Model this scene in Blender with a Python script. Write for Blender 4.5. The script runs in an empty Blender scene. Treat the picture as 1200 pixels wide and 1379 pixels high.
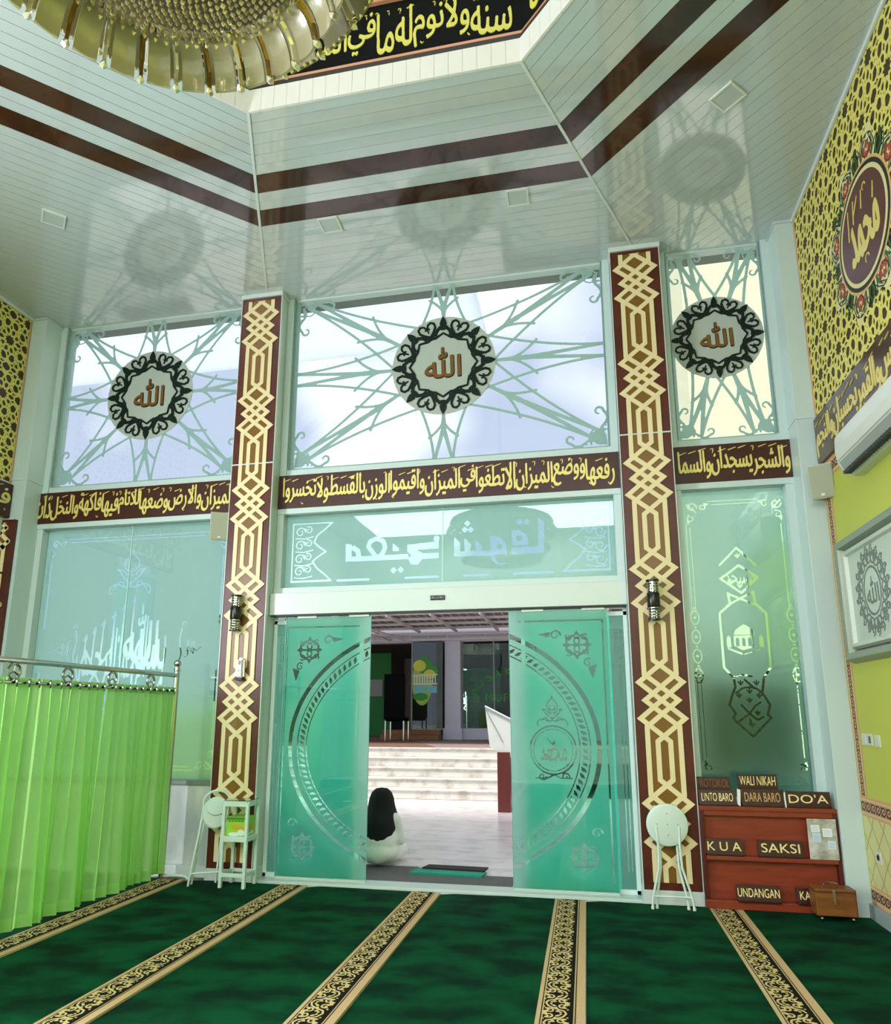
import bpy, bmesh, math, random
import numpy as np
from mathutils import Vector, Matrix
random.seed(7)
PI = math.pi
sc = bpy.context.scene
C = sc.collection

# ------------------------------------------------------------------ camera
cd = bpy.data.cameras.new('camera'); cam = bpy.data.objects.new('camera', cd); C.objects.link(cam)
cam.location = (0, 0, 1.5)
cam.rotation_euler = (math.radians(90 + 11.465), 0, math.radians(11.489))
cd.sensor_fit = 'HORIZONTAL'; cd.sensor_width = 36.0
cd.lens = 914.66 / 1200 * 36.0
cd.shift_y = (775 - 689.5) / 1200
cd.clip_start = 0.05; cd.clip_end = 300
sc.camera = cam

# ------------------------------------------------------------------ world, sun, fill lights, exposure
def lin(c):
    return tuple(((v / 255) / 12.92 if v / 255 <= 0.04045 else ((v / 255 + 0.055) / 1.055) ** 2.4) for v in c)

w = bpy.data.worlds.new('overcast_sky'); sc.world = w; w.use_nodes = True
nt = w.node_tree; bg = nt.nodes['Background']
tc = nt.nodes.new('ShaderNodeTexCoord'); nz = nt.nodes.new('ShaderNodeTexNoise'); cr = nt.nodes.new('ShaderNodeValToRGB')
nz.inputs['Scale'].default_value = 2.4; nz.inputs['Detail'].default_value = 3
cr.color_ramp.elements[0].position = 0.50; cr.color_ramp.elements[0].color = (0.47, 0.52, 0.68, 1)
cr.color_ramp.elements[1].position = 0.62; cr.color_ramp.elements[1].color = (1.0, 1.0, 1.0, 1)
nt.links.new(tc.outputs['Generated'], nz.inputs['Vector']); nt.links.new(nz.outputs['Fac'], cr.inputs['Fac'])
nt.links.new(cr.outputs['Color'], bg.inputs['Color'])
SKY = 1.05
bg.inputs['Strength'].default_value = SKY

sd = bpy.data.lights.new('sun', 'SUN'); sd.energy = 3.6; sd.angle = math.radians(14); sd.color = (1, .97, .9)
so = bpy.data.objects.new('sun', sd); C.objects.link(so); so.rotation_euler = (math.radians(24), 0, math.radians(-30))

def area(name, loc, rot, sx, sy, power, col=(1, 1, 1)):
    l = bpy.data.lights.new(name, 'AREA'); l.shape = 'RECTANGLE'; l.size = sx; l.size_y = sy; l.energy = power; l.color = col
    o = bpy.data.objects.new(name, l); C.objects.link(o); o.location = loc; o.rotation_euler = rot
    return o
# added area fills, no real source: dome, rear wall, rear ceiling, left wall
area('dome_fill', (-1.29, 1.46, 8.0), (0, 0, 0), 3.0, 3.0, 30, (.90, .92, 1))  # added fill inside the dome, no lantern there
area('rear_wall_fill', (-2.0, -3.95, 4.35), (math.radians(90), 0, 0), 7.2, .5, 110, (.90, .92, 1))  # added fill in front of the windowless rear wall
area('rear_ceiling_fill', (-2.0, -2.3, 5.88), (0, 0, 0), 6.0, 2.4, 430, (.90, .90, 1))  # added downward fill over the unseen rear half, no lamp panels there
area('left_wall_fill', (-5.98, 1.2, 2.5), (math.radians(90), 0, math.radians(-90)), .95, 3.2, 330, (.90, .91, 1))  # added side fill, placed clear of the glass reflections

sc.view_settings.view_transform = 'Standard'; sc.view_settings.look = 'None'
sc.view_settings.exposure = 0.42; sc.view_settings.gamma = 1.0; sc.view_settings.use_curve_mapping = False
sc.cycles.use_denoising = True
sc.cycles.max_bounces = 10; sc.cycles.transparent_max_bounces = 16; sc.cycles.transmission_bounces = 8
sc.cycles.sample_clamp_indirect = 6.0; sc.cycles.caustics_reflective = False; sc.cycles.caustics_refractive = False

# ------------------------------------------------------------------ materials
MATS = {}
def mat(name, rgb=(200, 200, 200), rough=.5, metal=0., spec=.5, coat=0., bump=None, var=None, emit=None):
    """bump=(scale,strength,detail); var=(scale,rgb2,lo,hi,detail[,stretch])"""
    if name in MATS: return MATS[name]
    m = bpy.data.materials.new(name); m.use_nodes = True; n = m.node_tree; p = n.nodes['Principled BSDF']
    col = lin(rgb) + (1,)
    p.inputs['Base Color'].default_value = col; p.inputs['Roughness'].default_value = rough
    p.inputs['Metallic'].default_value = metal; p.inputs['Specular IOR Level'].default_value = spec
    p.inputs['Coat Weight'].default_value = coat; p.inputs['Coat Roughness'].default_value = .05
    t = n.nodes.new('ShaderNodeTexCoord')
    if var:
        nz = n.nodes.new('ShaderNodeTexNoise'); nz.inputs['Scale'].default_value = var[0]; nz.inputs['Detail'].default_value = var[4] if len(var) > 4 else 3
        mp = n.nodes.new('ShaderNodeMapping'); n.links.new(t.outputs['Object'], mp.inputs['Vector'])
        if len(var) > 5: mp.inputs['Scale'].default_value = var[5]
        r = n.nodes.new('ShaderNodeValToRGB'); r.color_ramp.elements[0].position = var[2]; r.color_ramp.elements[1].position = var[3]
        r.color_ramp.elements[0].color = col; r.color_ramp.elements[1].color = lin(var[1]) + (1,)
        n.links.new(mp.outputs['Vector'], nz.inputs['Vector']); n.links.new(nz.outputs['Fac'], r.inputs['Fac']); n.links.new(r.outputs['Color'], p.inputs['Base Color'])
    if bump:
        nz = n.nodes.new('ShaderNodeTexNoise'); nz.inputs['Scale'].default_value = bump[0]; nz.inputs['Detail'].default_value = bump[2]
        b = n.nodes.new('ShaderNodeBump'); b.inputs['Strength'].default_value = bump[1]; b.inputs['Distance'].default_value = .01
        n.links.new(t.outputs['Object'], nz.inputs['Vector']); n.links.new(nz.outputs['Fac'], b.inputs['Height']); n.links.new(b.outputs['Normal'], p.inputs['Normal'])
    if emit:
        p.inputs['Emission Color'].default_value = lin(emit[0]) + (1,); p.inputs['Emission Strength'].default_value = emit[1]
    MATS[name] = m; return m

def glass_mat(name, tint, refl=1.0, rough=0.0):
    m = bpy.data.materials.new(name); m.use_nodes = True; n = m.node_tree; n.nodes.clear()
    o = n.nodes.new('ShaderNodeOutputMaterial'); tr = n.nodes.new('ShaderNodeBsdfTransparent'); g = n.nodes.new('ShaderNodeBsdfGlossy')
    mx = n.nodes.new('ShaderNodeMixShader'); ge = n.nodes.new('ShaderNodeNewGeometry'); d = n.nodes.new('ShaderNodeVectorMath'); d.operation = 'DOT_PRODUCT'
    n.links.new(ge.outputs['Normal'], d.inputs[0]); n.links.new(ge.outputs['Incoming'], d.inputs[1])
    def mth(op, a, b=None):
        q = n.nodes.new('ShaderNodeMath'); q.operation = op
        if isinstance(a, (int, float)): q.inputs[0].default_value = a
        else: n.links.new(a, q.inputs[0])
        if b is not None: q.inputs[1].default_value = b
        return q.outputs[0]
    ab = mth('ABSOLUTE', d.outputs['Value']); q = n.nodes.new('ShaderNodeMath'); q.operation = 'SUBTRACT'; q.inputs[0].default_value = 1.0; n.links.new(ab, q.inputs[1])
    sch = mth('MINIMUM', mth('ADD', mth('MULTIPLY', mth('POWER', q.outputs[0], 5.0), .96 * refl), .04 * refl), 1.0)
    tr.inputs['Color'].default_value = lin(tint) + (1,); g.inputs['Roughness'].default_value = rough
    n.links.new(sch, mx.inputs[0]); n.links.new(tr.outputs[0], mx.inputs[1]); n.links.new(g.outputs[0], mx.inputs[2])
    n.links.new(mx.outputs[0], o.inputs['Surface']); MATS[name] = m; return m

def film_mat(name, trans, diff, f=.6, clear=0.0):
    """sandblasted film: scatters light through (trans) and back (diff); clear = share seen straight through"""
    m = bpy.data.materials.new(name); m.use_nodes = True; n = m.node_tree; n.nodes.clear()
    o = n.nodes.new('ShaderNodeOutputMaterial'); a = n.nodes.new('ShaderNodeBsdfTranslucent'); b = n.nodes.new('ShaderNodeBsdfDiffuse')
    a.inputs['Color'].default_value = lin(trans) + (1,); b.inputs['Color'].default_value = lin(diff) + (1,)
    mx = n.nodes.new('ShaderNodeMixShader'); mx.inputs[0].default_value = f
    n.links.new(b.outputs[0], mx.inputs[1]); n.links.new(a.outputs[0], mx.inputs[2]); last = mx
    if clear:
        t = n.nodes.new('ShaderNodeBsdfTransparent'); t.inputs['Color'].default_value = lin(trans) + (1,)
        m2 = n.nodes.new('ShaderNodeMixShader'); m2.inputs[0].default_value = clear
        n.links.new(mx.outputs[0], m2.inputs[1]); n.links.new(t.outputs[0], m2.inputs[2]); last = m2
    n.links.new(last.outputs[0], o.inputs['Surface']); MATS[name] = m; return m

alu = mat('pale_aluminium', (196, 214, 210), .3, 0, .5)
white = mat('white_paint', (205, 216, 212), .45)
pvc = mat('ceiling_pvc', (188, 200, 198), .07, 0, .9, coat=1.0)
pvc_gap = mat('ceiling_groove', (120, 128, 118), .6)
brown_pvc = mat('brown_pvc', (50, 27, 14), .12, 0, .5, coat=.3, var=(3, (72, 40, 22), .35, .7, 3, (1, 1, 1)))
board = mat('maroon_board', (92, 38, 24), .35, 0, .4, var=(6, (74, 28, 18), .3, .7, 4))
dboard = mat('dark_brown_board', (62, 26, 16), .35, 0, .4)
cream = mat('cream_strap', (232, 215, 168), .45)
gold = mat('bronze_infill', (122, 84, 22), .35, 0, .5)
goldletter = mat('gold_lettering', (226, 208, 120), .35, .15)
green = mat('prayer_carpet_pile', (0, 70, 38), .95, 0, .1, bump=(260, .5, 2), var=(2.6, (0, 38, 22), .40, .62, 7, (1, 1.6, 1)))
beige = mat('border_beige', (196, 172, 128), .95, 0, .1, bump=(300, .5, 2))
blackpile = mat('border_black', (26, 24, 18), .95, 0, .1, bump=(300, .5, 2))
goldpile = mat('border_gold', (206, 186, 128), .95, 0, .1, bump=(300, .4, 2))
chrome = mat('steel', (190, 190, 185), .14, 1.)
black = mat('black_gloss', (12, 12, 12), .25)
glass = glass_mat('clear_glass', (228, 250, 244), .9)
glass_r = glass_mat('reflective_glass', (228, 250, 244), 1.9)
glass2 = glass_mat('upper_glass', (250, 254, 254), 1.0)
film = film_mat('frosted_film', (228, 240, 238), (166, 184, 184), .80)
grillefilm = film_mat('grille_film', (176, 208, 198), (156, 190, 182), .55)
slidefilm = film_mat('sliding_film', (228, 246, 240), (150, 190, 182), .84, .02)
tealfilm = film_mat('teal_film', (112, 252, 234), (80, 214, 194), .88, .02)
lime = mat('lime_wall', (190, 196, 84), .6, bump=(60, .05, 2))
peach = mat('peach_border', (205, 160, 120), .6)
greenblack = mat('green_black_acrylic', (4, 26, 17), .45, 0, .3)
marble = mat('white_marble', (222, 214, 214), .22, 0, .5, var=(3.2, (188, 182, 186), .48, .74, 9, (1, 1.8, 1)))
marble_g = mat('grey_marble', (176, 184, 184), .25, 0, .5, var=(1.6, (214, 214, 206), .4, .66, 8, (2.2, 1, 1)))
steel_grey = mat('grey_frame', (150, 158, 142), .4, .3)

# ------------------------------------------------------------------ object helpers
def me_obj(name, verts, faces, m, parent=None, smooth=False):
    me = bpy.data.meshes.new(name); me.from_pydata([tuple(v) for v in verts], [], faces)
    if isinstance(m, (list, tuple)):
        for k in m: me.materials.append(k)
    else: me.materials.append(m)
    if smooth: me.polygons.foreach_set('use_smooth', [True] * len(me.polygons))
    o = bpy.data.objects.new(name, me); C.objects.link(o)
    if parent is not None:
        o.parent = parent
        o.matrix_parent_inverse = (Matrix.Translation(parent.location) @ parent.rotation_euler.to_matrix().to_4x4()).inverted() if parent.parent is None else Matrix.Identity(4)
    return o

class MB:
    def __init__(s): s.v = []; s.f = []
    def add(s, v, f):
        b = len(s.v); s.v += [tuple(x) for x in v]; s.f += [tuple(i + b for i in q) for q in f]; return s
    def box(s, x0, x1, y0, y1, z0, z1, M=None):
        v = [(x, y, z) for z in (z0, z1) for y in (y0, y1) for x in (x0, x1)]
        if M is not None: v = [tuple(M @ Vector(p)) for p in v]
        return s.add(v, [(0, 2, 3, 1), (4, 5, 7, 6), (0, 1, 5, 4), (2, 6, 7, 3), (0, 4, 6, 2), (1, 3, 7, 5)])
    def bbox(s, x0, x1, y0, y1, z0, z1, b=.004, M=None):
        """box with chamfered edges"""
        bm = bmesh.new(); bmesh.ops.create_cube(bm, size=1)
        bmesh.ops.scale(bm, vec=(x1 - x0, y1 - y0, z1 - z0), verts=bm.verts); bmesh.ops.translate(bm, vec=((x0 + x1) / 2, (y0 + y1) / 2, (z0 + z1) / 2), verts=bm.verts)
        bmesh.ops.bevel(bm, geom=bm.edges[:], offset=b, segments=2, profile=.6, affect='EDGES')
        bm.verts.index_update()
        v = [tuple((M @ p.co) if M is not None else p.co) for p in bm.verts]; f = [[x.index for x in q.verts] for q in bm.faces]; bm.free()
        return s.add(v, f)
    def prism(s, poly, a, b, fn):
        """poly in 2D, extruded from w=a to w=b; fn(u,v,w)->xyz"""
        n = len(poly); v = [fn(p[0], p[1], a) for p in poly] + [fn(p[0], p[1], b) for p in poly]
        f = [tuple(range(n))[::-1], tuple(range(n, 2 * n))] + [(i, (i + 1) % n, (i + 1) % n + n, i + n) for i in range(n)]
        return s.add(v, f)
    def tube(s, pts, r, n=10, closed=False):
        P = [Vector(p) for p in pts]; m = len(P); rr = r if isinstance(r, (list, tuple)) else [r] * m
        t0 = (P[1] - P[0]).normalized(); up = Vector((0, 0, 1)) if abs(t0.z) < .9 else Vector((1, 0, 0)); nx = t0.cross(up).normalized()
        base = len(s.v)
        for i in range(m):
            if closed: t = (P[(i + 1) % m] - P[i - 1]).normalized()
            else: t = (P[min(i + 1, m - 1)] - P[max(i - 1, 0)]).normalized()
            nx = (nx - t * nx.dot(t)).normalized(); ny = t.cross(nx)
            for k in range(n):
                a = 2 * PI * k / n; s.v.append(tuple(P[i] + (nx * math.cos(a) + ny * math.sin(a)) * rr[i]))
        for i in range(m if closed else m - 1):
            j = (i + 1) % m
            for k in range(n):
                l = (k + 1) % n; s.f.append((base + i * n + k, base + i * n + l, base + j * n + l, base + j * n + k))
        if not closed: s.f.append(tuple(base + k for k in range(n))[::-1]); s.f.append(tuple(base + (m - 1) * n + k for k in range(n)))
        return s
    def lathe(s, prof, n=24, M=None, cap=True):
        base = len(s.v); M = M or Matrix.Identity(4)
        for r, z in prof:
            for k in range(n):
                a = 2 * PI * k / n; s.v.append(tuple(M @ Vector((r * math.cos(a), r * math.sin(a), z))))
        for i in range(len(prof) - 1):
            for k in range(n):
                l = (k + 1) % n; s.f.append((base + i * n + k, base + i * n + l, base + (i + 1) * n + l, base + (i + 1) * n + k))
        if cap: s.f.append(tuple(base + k for k in range(n))[::-1]); s.f.append(tuple(base + (len(prof) - 1) * n + k for k in range(n)))
        return s
    def xf(s, M): s.v = [tuple(M @ Vector(p)) for p in s.v]; return s
    def obj(s, name, m, parent=None, smooth=False):
        o = me_obj(name, s.v, s.f, m, parent, False)
        if smooth:
            bm = bmesh.new(); bm.from_mesh(o.data)
            for f in bm.faces: f.smooth = True
            for e in bm.edges:
                if len(e.link_faces) == 2 and e.calc_face_angle(0) > .7: e.smooth = False
            bm.to_mesh(o.data); bm.free()
        return o

def thing(name, label, cat, loc=(0, 0, 0), group=None, rz=0):
    o = bpy.data.objects.new(name, None); C.objects.link(o); o.location = loc; o.rotation_euler = (0, 0, rz); o.empty_display_size = .1
    o['label'] = label; o['category'] = cat
    if group: o['group'] = group
    return o
def tag(o, label, cat, group=None):
    o['label'] = label; o['category'] = cat
    if group: o['group'] = group
    return o
def struct(o): o['kind'] = 'structure'; return o
def sempty(name, loc=(0, 0, 0)):
    o = bpy.data.objects.new(name, None); C.objects.link(o); o.location = loc; o['kind'] = 'structure'; return o
def pcopy(src, parent=None):
    o = src.copy(); C.objects.link(o)
    if parent is not None: o.parent = parent
    return o
def FX(Y):  # plane facing the room at depth Y; w = how far it stands out towards the camera
    return lambda u, v, ww: (u, Y - ww, v)
def RX(X):  # right wall plane; u runs along -Y (so writing reads left to right seen from the room)
    return lambda u, v, ww: (X - ww, -u, v)
def LX(X):
    return lambda u, v, ww: (X + ww, u, v)

# ------------------------------------------------------------------ raster art -> smooth-edged sheet geometry
class Ras:
    def __init__(s, x0, x1, y0, y1, h=.008, ss=3):
        s.h = h; s.ss = ss; s.nx = max(2, int(round((x1 - x0) / h))); s.ny = max(2, int(round((y1 - y0) / h)))
        s.x0, s.y0 = x0, y0; s.d = h / ss; s.a = np.zeros((s.ny * ss, s.nx * ss), bool)
    def _win(s, x0, x1, y0, y1):
        H, W = s.a.shape
        i0 = max(0, int((x0 - s.x0) / s.d) - 1); i1 = min(W, int((x1 - s.x0) / s.d) + 2); j0 = max(0, int((y0 - s.y0) / s.d) - 1); j1 = min(H, int((y1 - s.y0) / s.d) + 2)
        return i0, i1, j0, j1
    def stroke(s, pts, w, w2=None, val=True):
        """w total width; tapers to w2 at the far end"""
        n = len(pts) - 1
        for k in range(n):
            (ax, ay), (bx, by) = pts[k], pts[k + 1]
            wa = w if w2 is None else w + (w2 - w) * k / n; wb = w if w2 is None else w + (w2 - w) * (k + 1) / n
            m = max(wa, wb) / 2
            i0, i1, j0, j1 = s._win(min(ax, bx) - m, max(ax, bx) + m, min(ay, by) - m, max(ay, by) + m)
            if i1 <= i0 or j1 <= j0: continue
            X = s.x0 + (np.arange(i0, i1) + .5) * s.d; Y = (s.y0 + (np.arange(j0, j1) + .5) * s.d)[:, None]
            dx, dy = bx - ax, by - ay; L = dx * dx + dy * dy + 1e-12
            t = np.clip(((X - ax) * dx + (Y - ay) * dy) / L, 0, 1)
            r = (wa + (wb - wa) * t) / 2
            q = (X - ax - t * dx) ** 2 + (Y - ay - t * dy) ** 2 <= r * r
            if val: s.a[j0:j1, i0:i1] |= q
            else: s.a[j0:j1, i0:i1] &= ~q
        return s
    def contours(s, cs, val=True):
        """nonzero winding fill of closed contours"""
        P = np.concatenate([np.array(c) for c in cs]); i0, i1, j0, j1 = s._win(P[:, 0].min(), P[:, 0].max(), P[:, 1].min(), P[:, 1].max())
        if i1 <= i0 or j1 <= j0: return s
        acc = np.zeros((j1 - j0, i1 - i0 + 1), np.int32)
        for c in cs:
            c = np.array(c); nxt = np.roll(c, -1, 0)
            for (ax, ay), (bx, by) in zip(c, nxt):
                if ay == by: continue
                sg = 1
                if ay > by: ax, ay, bx, by = bx, by, ax, ay; sg = -1
                ja = int(math.ceil((ay - s.y0) / s.d - .5)); jb = int(math.ceil((by - s.y0) / s.d - .5))
                ja = max(ja, j0); jb = min(jb, j1)
                if jb <= ja: continue
                js = np.arange(ja, jb); yy = s.y0 + (js + .5) * s.d; xx = ax + (bx - ax) * (yy - ay) / (by - ay)
                ii = np.clip(np.ceil((xx - s.x0) / s.d - .5).astype(int) - i0, 0, i1 - i0)
                np.add.at(acc, (js - j0, ii), sg)
        q = np.cumsum(acc, 1)[:, :-1] != 0
        if val: s.a[j0:j1, i0:i1] |= q
        else: s.a[j0:j1, i0:i1] &= ~q
        return s
    def poly(s, pts, val=True): return s.contours([pts], val)
    def disc(s, cx, cy, r, ry=None, val=True):
        ry = ry or r
        return s.poly([(cx + r * math.cos(t * PI / 24), cy + ry * math.sin(t * PI / 24)) for t in range(48)], val)
    def arc(s, cx, cy, r, a0, a1, w, w2=None, val=True, n=24):
        return s.stroke([(cx + r * math.cos(a0 + (a1 - a0) * i / n), cy + r * math.sin(a0 + (a1 - a0) * i / n)) for i in range(n + 1)], w, w2, val)
    def nib(s, dx, dy):
        """thicken along a slanted pen nib"""
        n = max(1, int(max(abs(dx), abs(dy)) / s.d)); b = s.a.copy()
        for k in range(1, n + 1):
            ox = int(round(dx / s.d * k / n)); oy = int(round(dy / s.d * k / n))
            sh = np.zeros_like(b)
            H, W = b.shape
            sh[max(0, oy):H + min(0, oy), max(0, ox):W + min(0, ox)] = b[max(0, -oy):H - max(0, oy), max(0, -ox):W - max(0, ox)]
            s.a |= sh
        return s
    def invert(s): s.a = ~s.a; return s
    def mesh(s):
        ss = s.ss; g = s.a.reshape(s.ny, ss, s.nx, ss).mean((1, 3)); g = np.pad(g, 1)
        ins = g >= .5; full = ins[:-1, :-1] & ins[1:, :-1] & ins[:-1, 1:] & ins[1:, 1:]; anyi = ins[:-1, :-1] | ins[1:, :-1] | ins[:-1, 1:] | ins[1:, 1:]
        V = []; F = []; D = {}
        px = lambda i: s.x0 + (i - .5) * s.h; py = lambda j: s.y0 + (j - .5) * s.h
        def vid(k, x, y):
            q = D.get(k)
            if q is None: q = D[k] = len(V); V.append((x, y))
            return q
        for j in range(full.shape[0]):
            row = full[j].astype(np.int8); d = np.diff(np.concatenate([[0], row, [0]])); a = np.where(d == 1)[0]; b = np.where(d == -1)[0]
            for i0, i1 in zip(a, b):
                F.append((vid((i0, j), px(i0), py(j)), vid((i1, j), px(i1), py(j)), vid((i1, j + 1), px(i1), py(j + 1)), vid((i0, j + 1), px(i0), py(j + 1))))
        for j, i in zip(*np.where(anyi & ~full)):
            j = int(j); i = int(i); cs = [(i, j), (i + 1, j), (i + 1, j + 1), (i, j + 1)]; p = []
            for k in range(4):
                a = cs[k]; b = cs[(k + 1) % 4]; ga = g[a[1], a[0]]; gb = g[b[1], b[0]]
                if ga >= .5: p.append(vid(a, px(a[0]), py(a[1])))
                if (ga >= .5) != (gb >= .5):
                    t = (.5 - ga) / (gb - ga); key = (min(a, b), max(a, b))
                    p.append(vid(key, px(a[0] + (b[0] - a[0]) * t), py(a[1] + (b[1] - a[1]) * t)))
            if len(p) >= 3: F.append(tuple(p))
        return V, F
    def obj(s, name, m, fn, w0, thick=0., parent=None):
        """front face at w0+thick"""
        V, F = s.mesh()
        if not F: V = [(s.x0, s.y0), (s.x0 + .001, s.y0), (s.x0, s.y0 + .001)]; F = [(0, 1, 2)]
        if thick <= 0:
            return me_obj(name, [fn(u, v, w0) for u, v in V], F, m, parent)
        n = len(V); cnt = {}
        for f in F:
            for k in range(len(f)):
                e = (f[k], f[(k + 1) % len(f)]); cnt[e] = 1
        W = [(a, b, b + n, a + n) for (a, b) in cnt if (b, a) not in cnt]
        vv = [fn(u, v, w0 + thick) for u, v in V] + [fn(u, v, w0) for u, v in V]
        return me_obj(name, vv, F + [(q[1], q[0], q[3], q[2]) for q in W], m, parent)

_tcache = {}
def text_contours(body, bold=0.0):
    key = (body, bold)
    if key in _tcache: return _tcache[key]
    c = bpy.data.curves.new('text_outline', 'FONT'); c.body = body; c.offset = bold
    o = bpy.data.objects.new('text_outline', c); C.objects.link(o)
    dg = bpy.context.evaluated_depsgraph_get(); cu = o.evaluated_get(dg).to_curve(dg)
    out = []
    from mathutils.geometry import interpolate_bezier
    for sp in cu.splines:
        bp = sp.bezier_points; pts = []
        if len(bp):
            for i in range(len(bp)):
                a = bp[i]; b = bp[(i + 1) % len(bp)]
                q = interpolate_bezier(a.co, a.handle_right, b.handle_left, b.co, 5)
                pts += [(p.x, p.y) for p in q[:-1]]
        else: pts = [(p.co[0], p.co[1]) for p in sp.points]
        if len(pts) > 2: out.append(pts)
    o.to_curve_clear() if hasattr(o, 'to_curve_clear') else None
    bpy.data.objects.remove(o); bpy.data.curves.remove(c)
    _tcache[key] = out; return out
def fit(cs, x0, x1, y0, y1, keep=False):
    P = np.concatenate([np.array(c) for c in cs]); a = P.min(0); b = P.max(0)
    sx = (x1 - x0) / (b[0] - a[0]); sy = (y1 - y0) / (b[1] - a[1])
    if keep: sx = sy = min(sx, sy)
    ox = (x0 + x1) / 2 - (a[0] + b[0]) / 2 * sx; oy = (y0 + y1) / 2 - (a[1] + b[1]) / 2 * sy
    return [[(p[0] * sx + ox, p[1] * sy + oy) for p in c] for c in cs]

# Arabic shaping: joins letters with the presentation forms and lays them out right to left
_AR = {}
def _reg(ch, base, n): _AR[ch] = [base + i for i in range(n)]
for ch, b, n in [('\u0627', 0xFE8D, 2), ('\u0628', 0xFE8F, 4), ('\u0629', 0xFE93, 2), ('\u062A', 0xFE95, 4), ('\u062B', 0xFE99, 4), ('\u062C', 0xFE9D, 4), ('\u062D', 0xFEA1, 4), ('\u062E', 0xFEA5, 4),
                 ('\u062F', 0xFEA9, 2), ('\u0630', 0xFEAB, 2), ('\u0631', 0xFEAD, 2), ('\u0632', 0xFEAF, 2), ('\u0633', 0xFEB1, 4), ('\u0634', 0xFEB5, 4), ('\u0635', 0xFEB9, 4), ('\u0636', 0xFEBD, 4),
                 ('\u0637', 0xFEC1, 4), ('\u0638', 0xFEC5, 4), ('\u0639', 0xFEC9, 4), ('\u063A', 0xFECD, 4), ('\u0641', 0xFED1, 4), ('\u0642', 0xFED5, 4), ('\u0643', 0xFED9, 4), ('\u0644', 0xFEDD, 4),
                 ('\u0645', 0xFEE1, 4), ('\u0646', 0xFEE5, 4), ('\u0647', 0xFEE9, 4), ('\u0648', 0xFEED, 2), ('\u0649', 0xFEEF, 2), ('\u064A', 0xFEF1, 4)]: _reg(ch, b, n)
def shape(word):
    w = word.replace('\u0644\u0627', '\uFFF0'); out = []; joined = False
    for i, ch in enumerate(w):
        nx = w[i + 1] if i + 1 < len(w) else None
        if ch == '\uFFF0': out.append(chr(0xFEFC if joined else 0xFEFB)); joined = False; continue
        if ch not in _AR: out.append(ch); joined = False; continue
        f = _AR[ch]; can = len(f) == 4 and nx is not None and (nx in _AR or nx == '\uFFF0')
        if len(f) == 2: out.append(chr(f[1] if joined else f[0])); joined = False
        else:
            idx = (3 if can else 1) if joined else (2 if can else 0)
            out.append(chr(f[idx])); joined = can
    return ''.join(out[::-1])
def arabic_band(R, text, x0, x1, z0, z1, nib=.010, rnd=3, marks=True):
    """tall, tightly packed script: words overlap and climb, with slanted vowel strokes between"""
    words = text.split(); rg = random.Random(rnd); cs = []; x = 0.
    H = z1 - z0
    lay = []
    for i, wd in enumerate(words):
        c = text_contours(shape(wd)); P = np.concatenate([np.array(q) for q in c]); a = P.min(0); b = P.max(0); wdt = b[0] - a[0]
        lay.append((c, a, b, wdt))
    tot = sum(l[3] for l in lay) + .06 * (len(lay) - 1); s = (x1 - x0) / tot; x = x1
    for i, (c, a, b, wdt) in enumerate(lay):
        lo = z0 + H * (.02 if i % 2 == 0 else .10); hi = z1 - H * (.12 if i % 2 == 0 else .04)
        xa = x - wdt * s; cc = [[(xa + (p[0] - a[0]) * s, lo + (p[1] - a[1]) / (b[1] - a[1]) * (hi - lo)) for p in q] for q in c]
        R.contours(cc); x = xa - .06 * s
    R.nib(nib * .62, nib * .6)
    if marks:
        n = int((x1 - x0) / .085)
        for k in range(n):
            cx = x0 + (k + .5) * (x1 - x0) / n; t = rg.random()
            if t < .5:
                y = z1 - H * rg.uniform(.0, .14); R.stroke([(cx - .03, y - .022), (cx + .035, y)], .009, .005)
            elif t < .75:
                y = z0 + H * rg.uniform(.0, .08); R.stroke([(cx - .012, y + .03), (cx, y + .01), (cx + .012, y + .022)], .008, .004)
            else:
                y = z1 - H * .1; R.arc(cx, y, .012, -1, 3.2, .007, .004, n=8); R.stroke([(cx + .012, y), (cx + .004, y - .03)], .006)
# ================================================================== SETTING
XL0, XR0 = -6.05, 2.035          # side walls
YF = 6.28                        # glazing plane of the front wall
ZC = 5.93                        # ceiling
OX, OY, OA = -1.29, 1.46, 2.47   # octagonal opening: centre and apothem
PANES = []

fl = struct(MB().box(XL0 - .2, XR0 + .2, -4.2, 6.1, -.12, -.004).obj('floor', marble))
# left and right walls, solid rear wall
wr = sempty('wall_right', (XR0, 0, 0))
MB().box(XR0, XR0 + .15, -4.2, 6.45, 0, 6.0).obj('plaster', lime, wr)
wl = sempty('wall_left', (XL0, 0, 0))
m = MB()
m.box(XL0 - .15, XL0, 4.82, 6.45, 0, 6.0).box(XL0 - .15, XL0, 1.7, 3.85, 0, 6.0).box(XL0 - .15, XL0, 3.85, 4.82, 3.65, 6.0).box(XL0 - .15, XL0, 3.85, 4.82, 0, 1.0)
m.box(XL0 - .15, XL0, -4.2, .7, 0, 6.0).box(XL0 - .15, XL0, .7, 1.7, 4.15, 6.0).box(XL0 - .15, XL0, .7, 1.7, 0, .85)  # opening added for the left fill light
m.obj('plaster', mat('pale_plaster', (206, 214, 196), .7), wl)
wb = sempty('wall_back', (0, -4.1, 0))
m = MB().box(XL0, XR0, -4.25, -4.1, 0, 6.0)
m.obj('plaster', mat('pale_plaster'), wb)
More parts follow.
